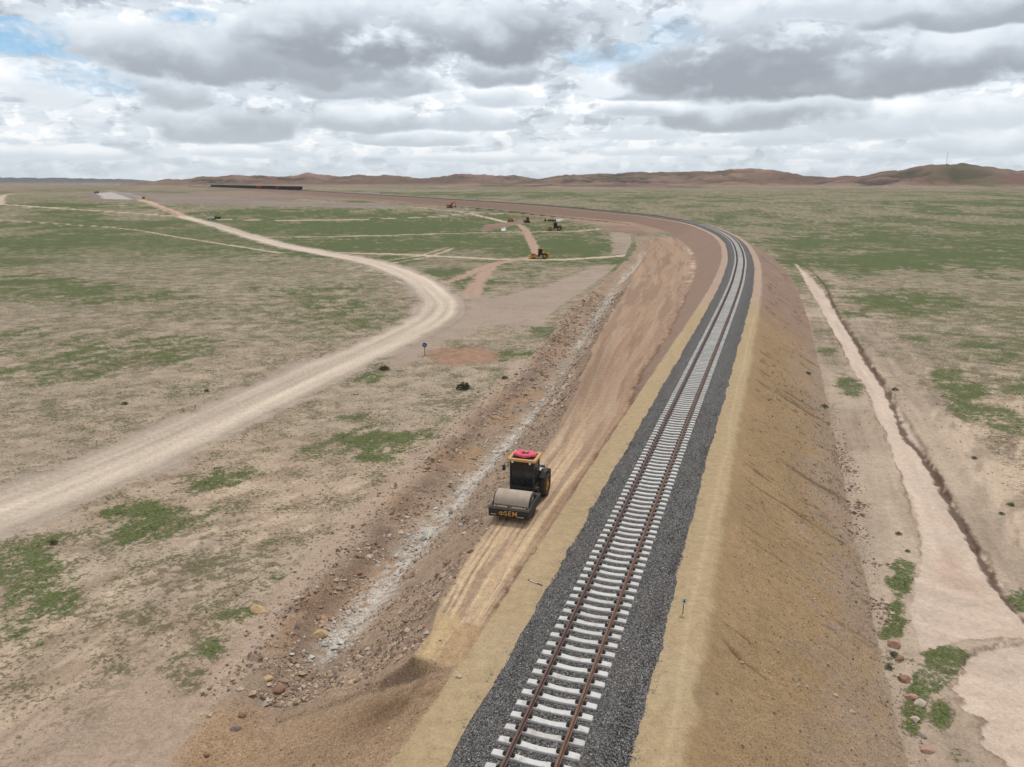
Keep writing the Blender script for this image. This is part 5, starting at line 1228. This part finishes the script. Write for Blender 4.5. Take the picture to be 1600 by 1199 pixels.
# ------------------------------------------------------------------ freight train on the far line
WGN = mat('wagon_dark_blue', srgb(44,48,60,K), .7, 0, .2, .5); WGR = mat('wagon_red', srgb(170,66,50,K), .7, 0, .15, .5); BOG = mat('bogie', srgb(36,34,34,K), .8); LOCO = mat('locomotive_paint', srgb(214,214,210,K), .6)
def wagon(m):
    e = empty('rail_wagon', (0, 0, 0))
    b = MB(); b.box((0, 0, 2.15), (12.6, 2.9, 2.5)); [b.box((-6.0 + 1.5 * k, sy * 1.47, 2.15), (.14, .08, 2.5)) for k in range(9) for sy in (-1, 1)]; b.box((0, 0, 3.42), (12.7, 3.0, .10)); b.build('wagon_body', m, e)
    f = MB(); f.box((0, 0, .8), (13.2, 1.2, .22)); f.box((6.75, 0, .85), (.3, .5, .3)); f.box((-6.75, 0, .85), (.3, .5, .3)); f.build('underframe', BOG, e)
    for sx in (-1, 1):
        g_ = MB(); g_.box((sx * 4.4, 0, .5), (2.5, 1.9, .35)); [g_.cyl((sx * 4.4 + dx_, sy * .76, .45), .43, .12, 'Y', 12) for dx_ in (-.9, .9) for sy in (-1, 1)]; g_.build('bogie', BOG, e)
    return e
sw, se_ = None, None
# arc positions of the train ends
d800 = np.hypot(TX + 215, TY - 800); s_tail = TS[int(d800.argmin())] + 6
NW = 56
proto = wagon(WGN); protoR = wagon(WGR)
for i in range(NW):
    s = s_tail + 14 * i; 
    if s > TS[-1] - 40: break
    red = i in (8, 16, 17, 18)
    o = (proto if i == 0 else protoR if i == 8 else copy_tree(protoR if red else proto))
    x, y = pos(s, 0); z = float(trk_z(s)) + .17; o.location = (float(x), float(y), z); o.rotation_euler = (0, 0, math.atan2(float(iv(s, TS, TTY)), float(iv(s, TS, TTX))))
    if i == 0: lb = 'dark wagon at the near, right hand end of the long freight train'
    elif i == 8: lb = 'single red wagon nearer the right end of the long freight train'
    elif red: lb = 'one of the three red wagons in the middle of the long freight train'
    elif i < 8: lb = 'dark wagon between the tail and the single red wagon of the freight train'
    elif i < 16: lb = 'dark wagon between the single red wagon and the three red ones'
    else: lb = 'dark wagon between the three red wagons and the locomotive of the train'
    setp(o, lb, 'rail wagon', 'wagons of the far freight train')
    last = s
lo = empty('locomotive', (0, 0, 0), 0, 'white locomotive at the far left head of the long freight train', 'locomotive')
b = MB(); b.prism([(-9, 1.1), (-9, 3.8), (7.6, 3.8), (8.8, 2.6), (9.2, 1.1)], -1.5, 1.5); b.build('body', LOCO, lo); b = MB(); b.box((0, 0, 3.95), (14, 2.2, .3)); b.build('roof', WGN, lo)
b = MB(); b.box((8.3, 0, 3.1), (.5, 2.6, .8)); b.build('windscreen', GLS, lo)
for sx in (-1, 1): b = MB(); b.box((sx * 6, 0, .6), (4.5, 2.2, .8)); [b.cyl((sx * 6 + q, sy * .76, .52), .52, .14, 'Y', 12) for q in (-1.6, 0, 1.6) for sy in (-1, 1)]; b.build('bogie', BOG, lo)
s = last + 18; x, y = pos(s, 0); lo.location = (float(x), float(y), float(trk_z(s)) + .17); lo.rotation_euler = (0, 0, math.atan2(float(iv(s, TS, TTY)), float(iv(s, TS, TTX))))

# ------------------------------------------------------------------ signs, yurt, mast, litter
SBL = mat('sign_blue', srgb(58,74,150,K), .5, 0, .05); PST = mat('grey_post', srgb(110,104,98,K), .7); RPS = mat('rusty_post', srgb(118,88,66,K), .85)
x, y, z = on_land(664, 556); e = empty('road_sign', (x, y, z), 0, 'round blue road sign on a thin grey post beside the dirt road junction', 'road sign')
H = 18.5 * math.hypot(x, y) / F_PX * 1.05
b = MB(); b.cyl((0, 0, H * .45), .05, H * .9, seg=10); b.build('post', PST, e)
b = MB(); b.cyl((0, -.07, H * .9), .33, .03, 'Y', 32); do = b.build('sign_disc', SBL, e); b = MB(); b.ring((0, -.088, H * .9), .31, .015, 'Y', 32, 6); b.build('rim', WHT, do)
b = MB(); b.tube([(-.16, -.092, H * .9 + .05), (0, -.092, H * .9), (.16, -.092, H * .9 - .05)], .035, 6); b.build('arrow_mark', WHT, do)
x, y, z = on_land(1067, 958); e = empty('track_marker', (x, y, z), math.radians(-12), 'small white number plate on a rusty stake beside the ballast at right', 'track marker')
b = MB(); b.box((0, 0, .24), (.035, .03, .50)); b.build('stake', RPS, e)
b = MB(); b.box((.02, -.035, .56), (.21, .02, .22)); b.box((.02, -.035, .685), (.17, .021, .03)); pl_ = b.build('plate', WHT, e)
b = MB(); b.box((.02, -.033, .685), (.17, .028, .022)); b.build('dark_edge', BLK, pl_)
text_obj('numeral', '4', .22, BLK, pl_, (.02, -.048, .56), (math.pi / 2, 0, 0), .003)
x, y, z = on_land(838, 912); e = empty('marker_stick', (x, y, z + .03), math.radians(-38), 'white and brown stick lying on the tan shoulder left of the ballast', 'stick')
b = MB(); b.cyl((-.16, 0, 0), .022, .42, 'X', 8); b.build('white_section', WHT, e); b = MB(); b.cyl((.19, 0, 0), .02, .28, 'X', 8); b.build('brown_section', RPS, e)
b = MB(); b.box((-.42, .02, -.01), (.14, .05, .03)); b.build('foot', RPS, e)
# yurt, far left under the hills
x, y, z = place(235.5, 290.8); e = empty('yurt', (x, y, z), 0, 'tiny white round tent far off under the left hills', 'yurt', None, 1.5)
b = MB(); b.cyl((0, 0, .8), 3., 1.6, seg=24); b.build('wall', WHT, e); b = MB(); b.cyl((0, 0, 2.2), 3.1, 1.2, seg=24, r2=.7); b.build('roof', WHT, e); b = MB(); b.box((0, -3., .75), (.9, .1, 1.4)); b.build('door', RPS, e)
# mast on the right hand peak
a_, e_ = azel(1479, 254.5); D = 1900.; bx, by = D * math.sin(math.radians(a_)), D * math.cos(math.radians(a_)); bz = LZ(bx, by)
mh = 27.; e = empty('radio_mast', (bx, by, bz - 1), 0, 'thin lattice radio mast on the top of the highest hill at right', 'mast')
b = MB(); 
for k in range(3):
    a = k * 2.094; b.tube([(math.cos(a) * .9, math.sin(a) * .9, 0), (math.cos(a) * .4, math.sin(a) * .4, mh)], .07, 5)
for j in range(12):
    z0 = j * mh / 12; z1 = (j + 1) * mh / 12; r0_ = .9 - .5 * j / 12
    for k in range(3): a = k * 2.094; a2 = a + 2.094; b.tube([(math.cos(a) * r0_, math.sin(a) * r0_, z0), (math.cos(a2) * r0_, math.sin(a2) * r0_, z1)], .035, 4)
b.build('lattice', PST, e); b = MB(); b.box((3, 0, 2), (4, 3, 3)); b.build('equipment_hut', WHT, e)

# ------------------------------------------------------------------ the air : one closed box of thin haze round camera and land
hm = bpy.data.materials.new('haze'); hm.use_nodes = True; hm.node_tree.nodes.clear(); q = NT(hm.node_tree)
pv = q.new('ShaderNodeVolumePrincipled'); pv.inputs['Color'].default_value = (.86, .93, 1., 1); pv.inputs['Density'].default_value = 3.0e-5; pv.inputs['Anisotropy'].default_value = 0
ho_ = q.new('ShaderNodeOutputMaterial'); q.l.new(pv.outputs[0], ho_.inputs['Volume'])
b = bmesh.new(); bmesh.ops.create_cube(b, size=1.)
for v in b.verts: v.co = Vector((v.co.x * 27000, v.co.y * 27000, -9. if v.co.z < 0 else 190.))
me = bpy.data.meshes.new('haze'); b.to_mesh(me); b.free(); me.materials.append(hm); hz_ = bpy.data.objects.new('haze', me); COL.objects.link(hz_); hz_['kind'] = 'stuff'
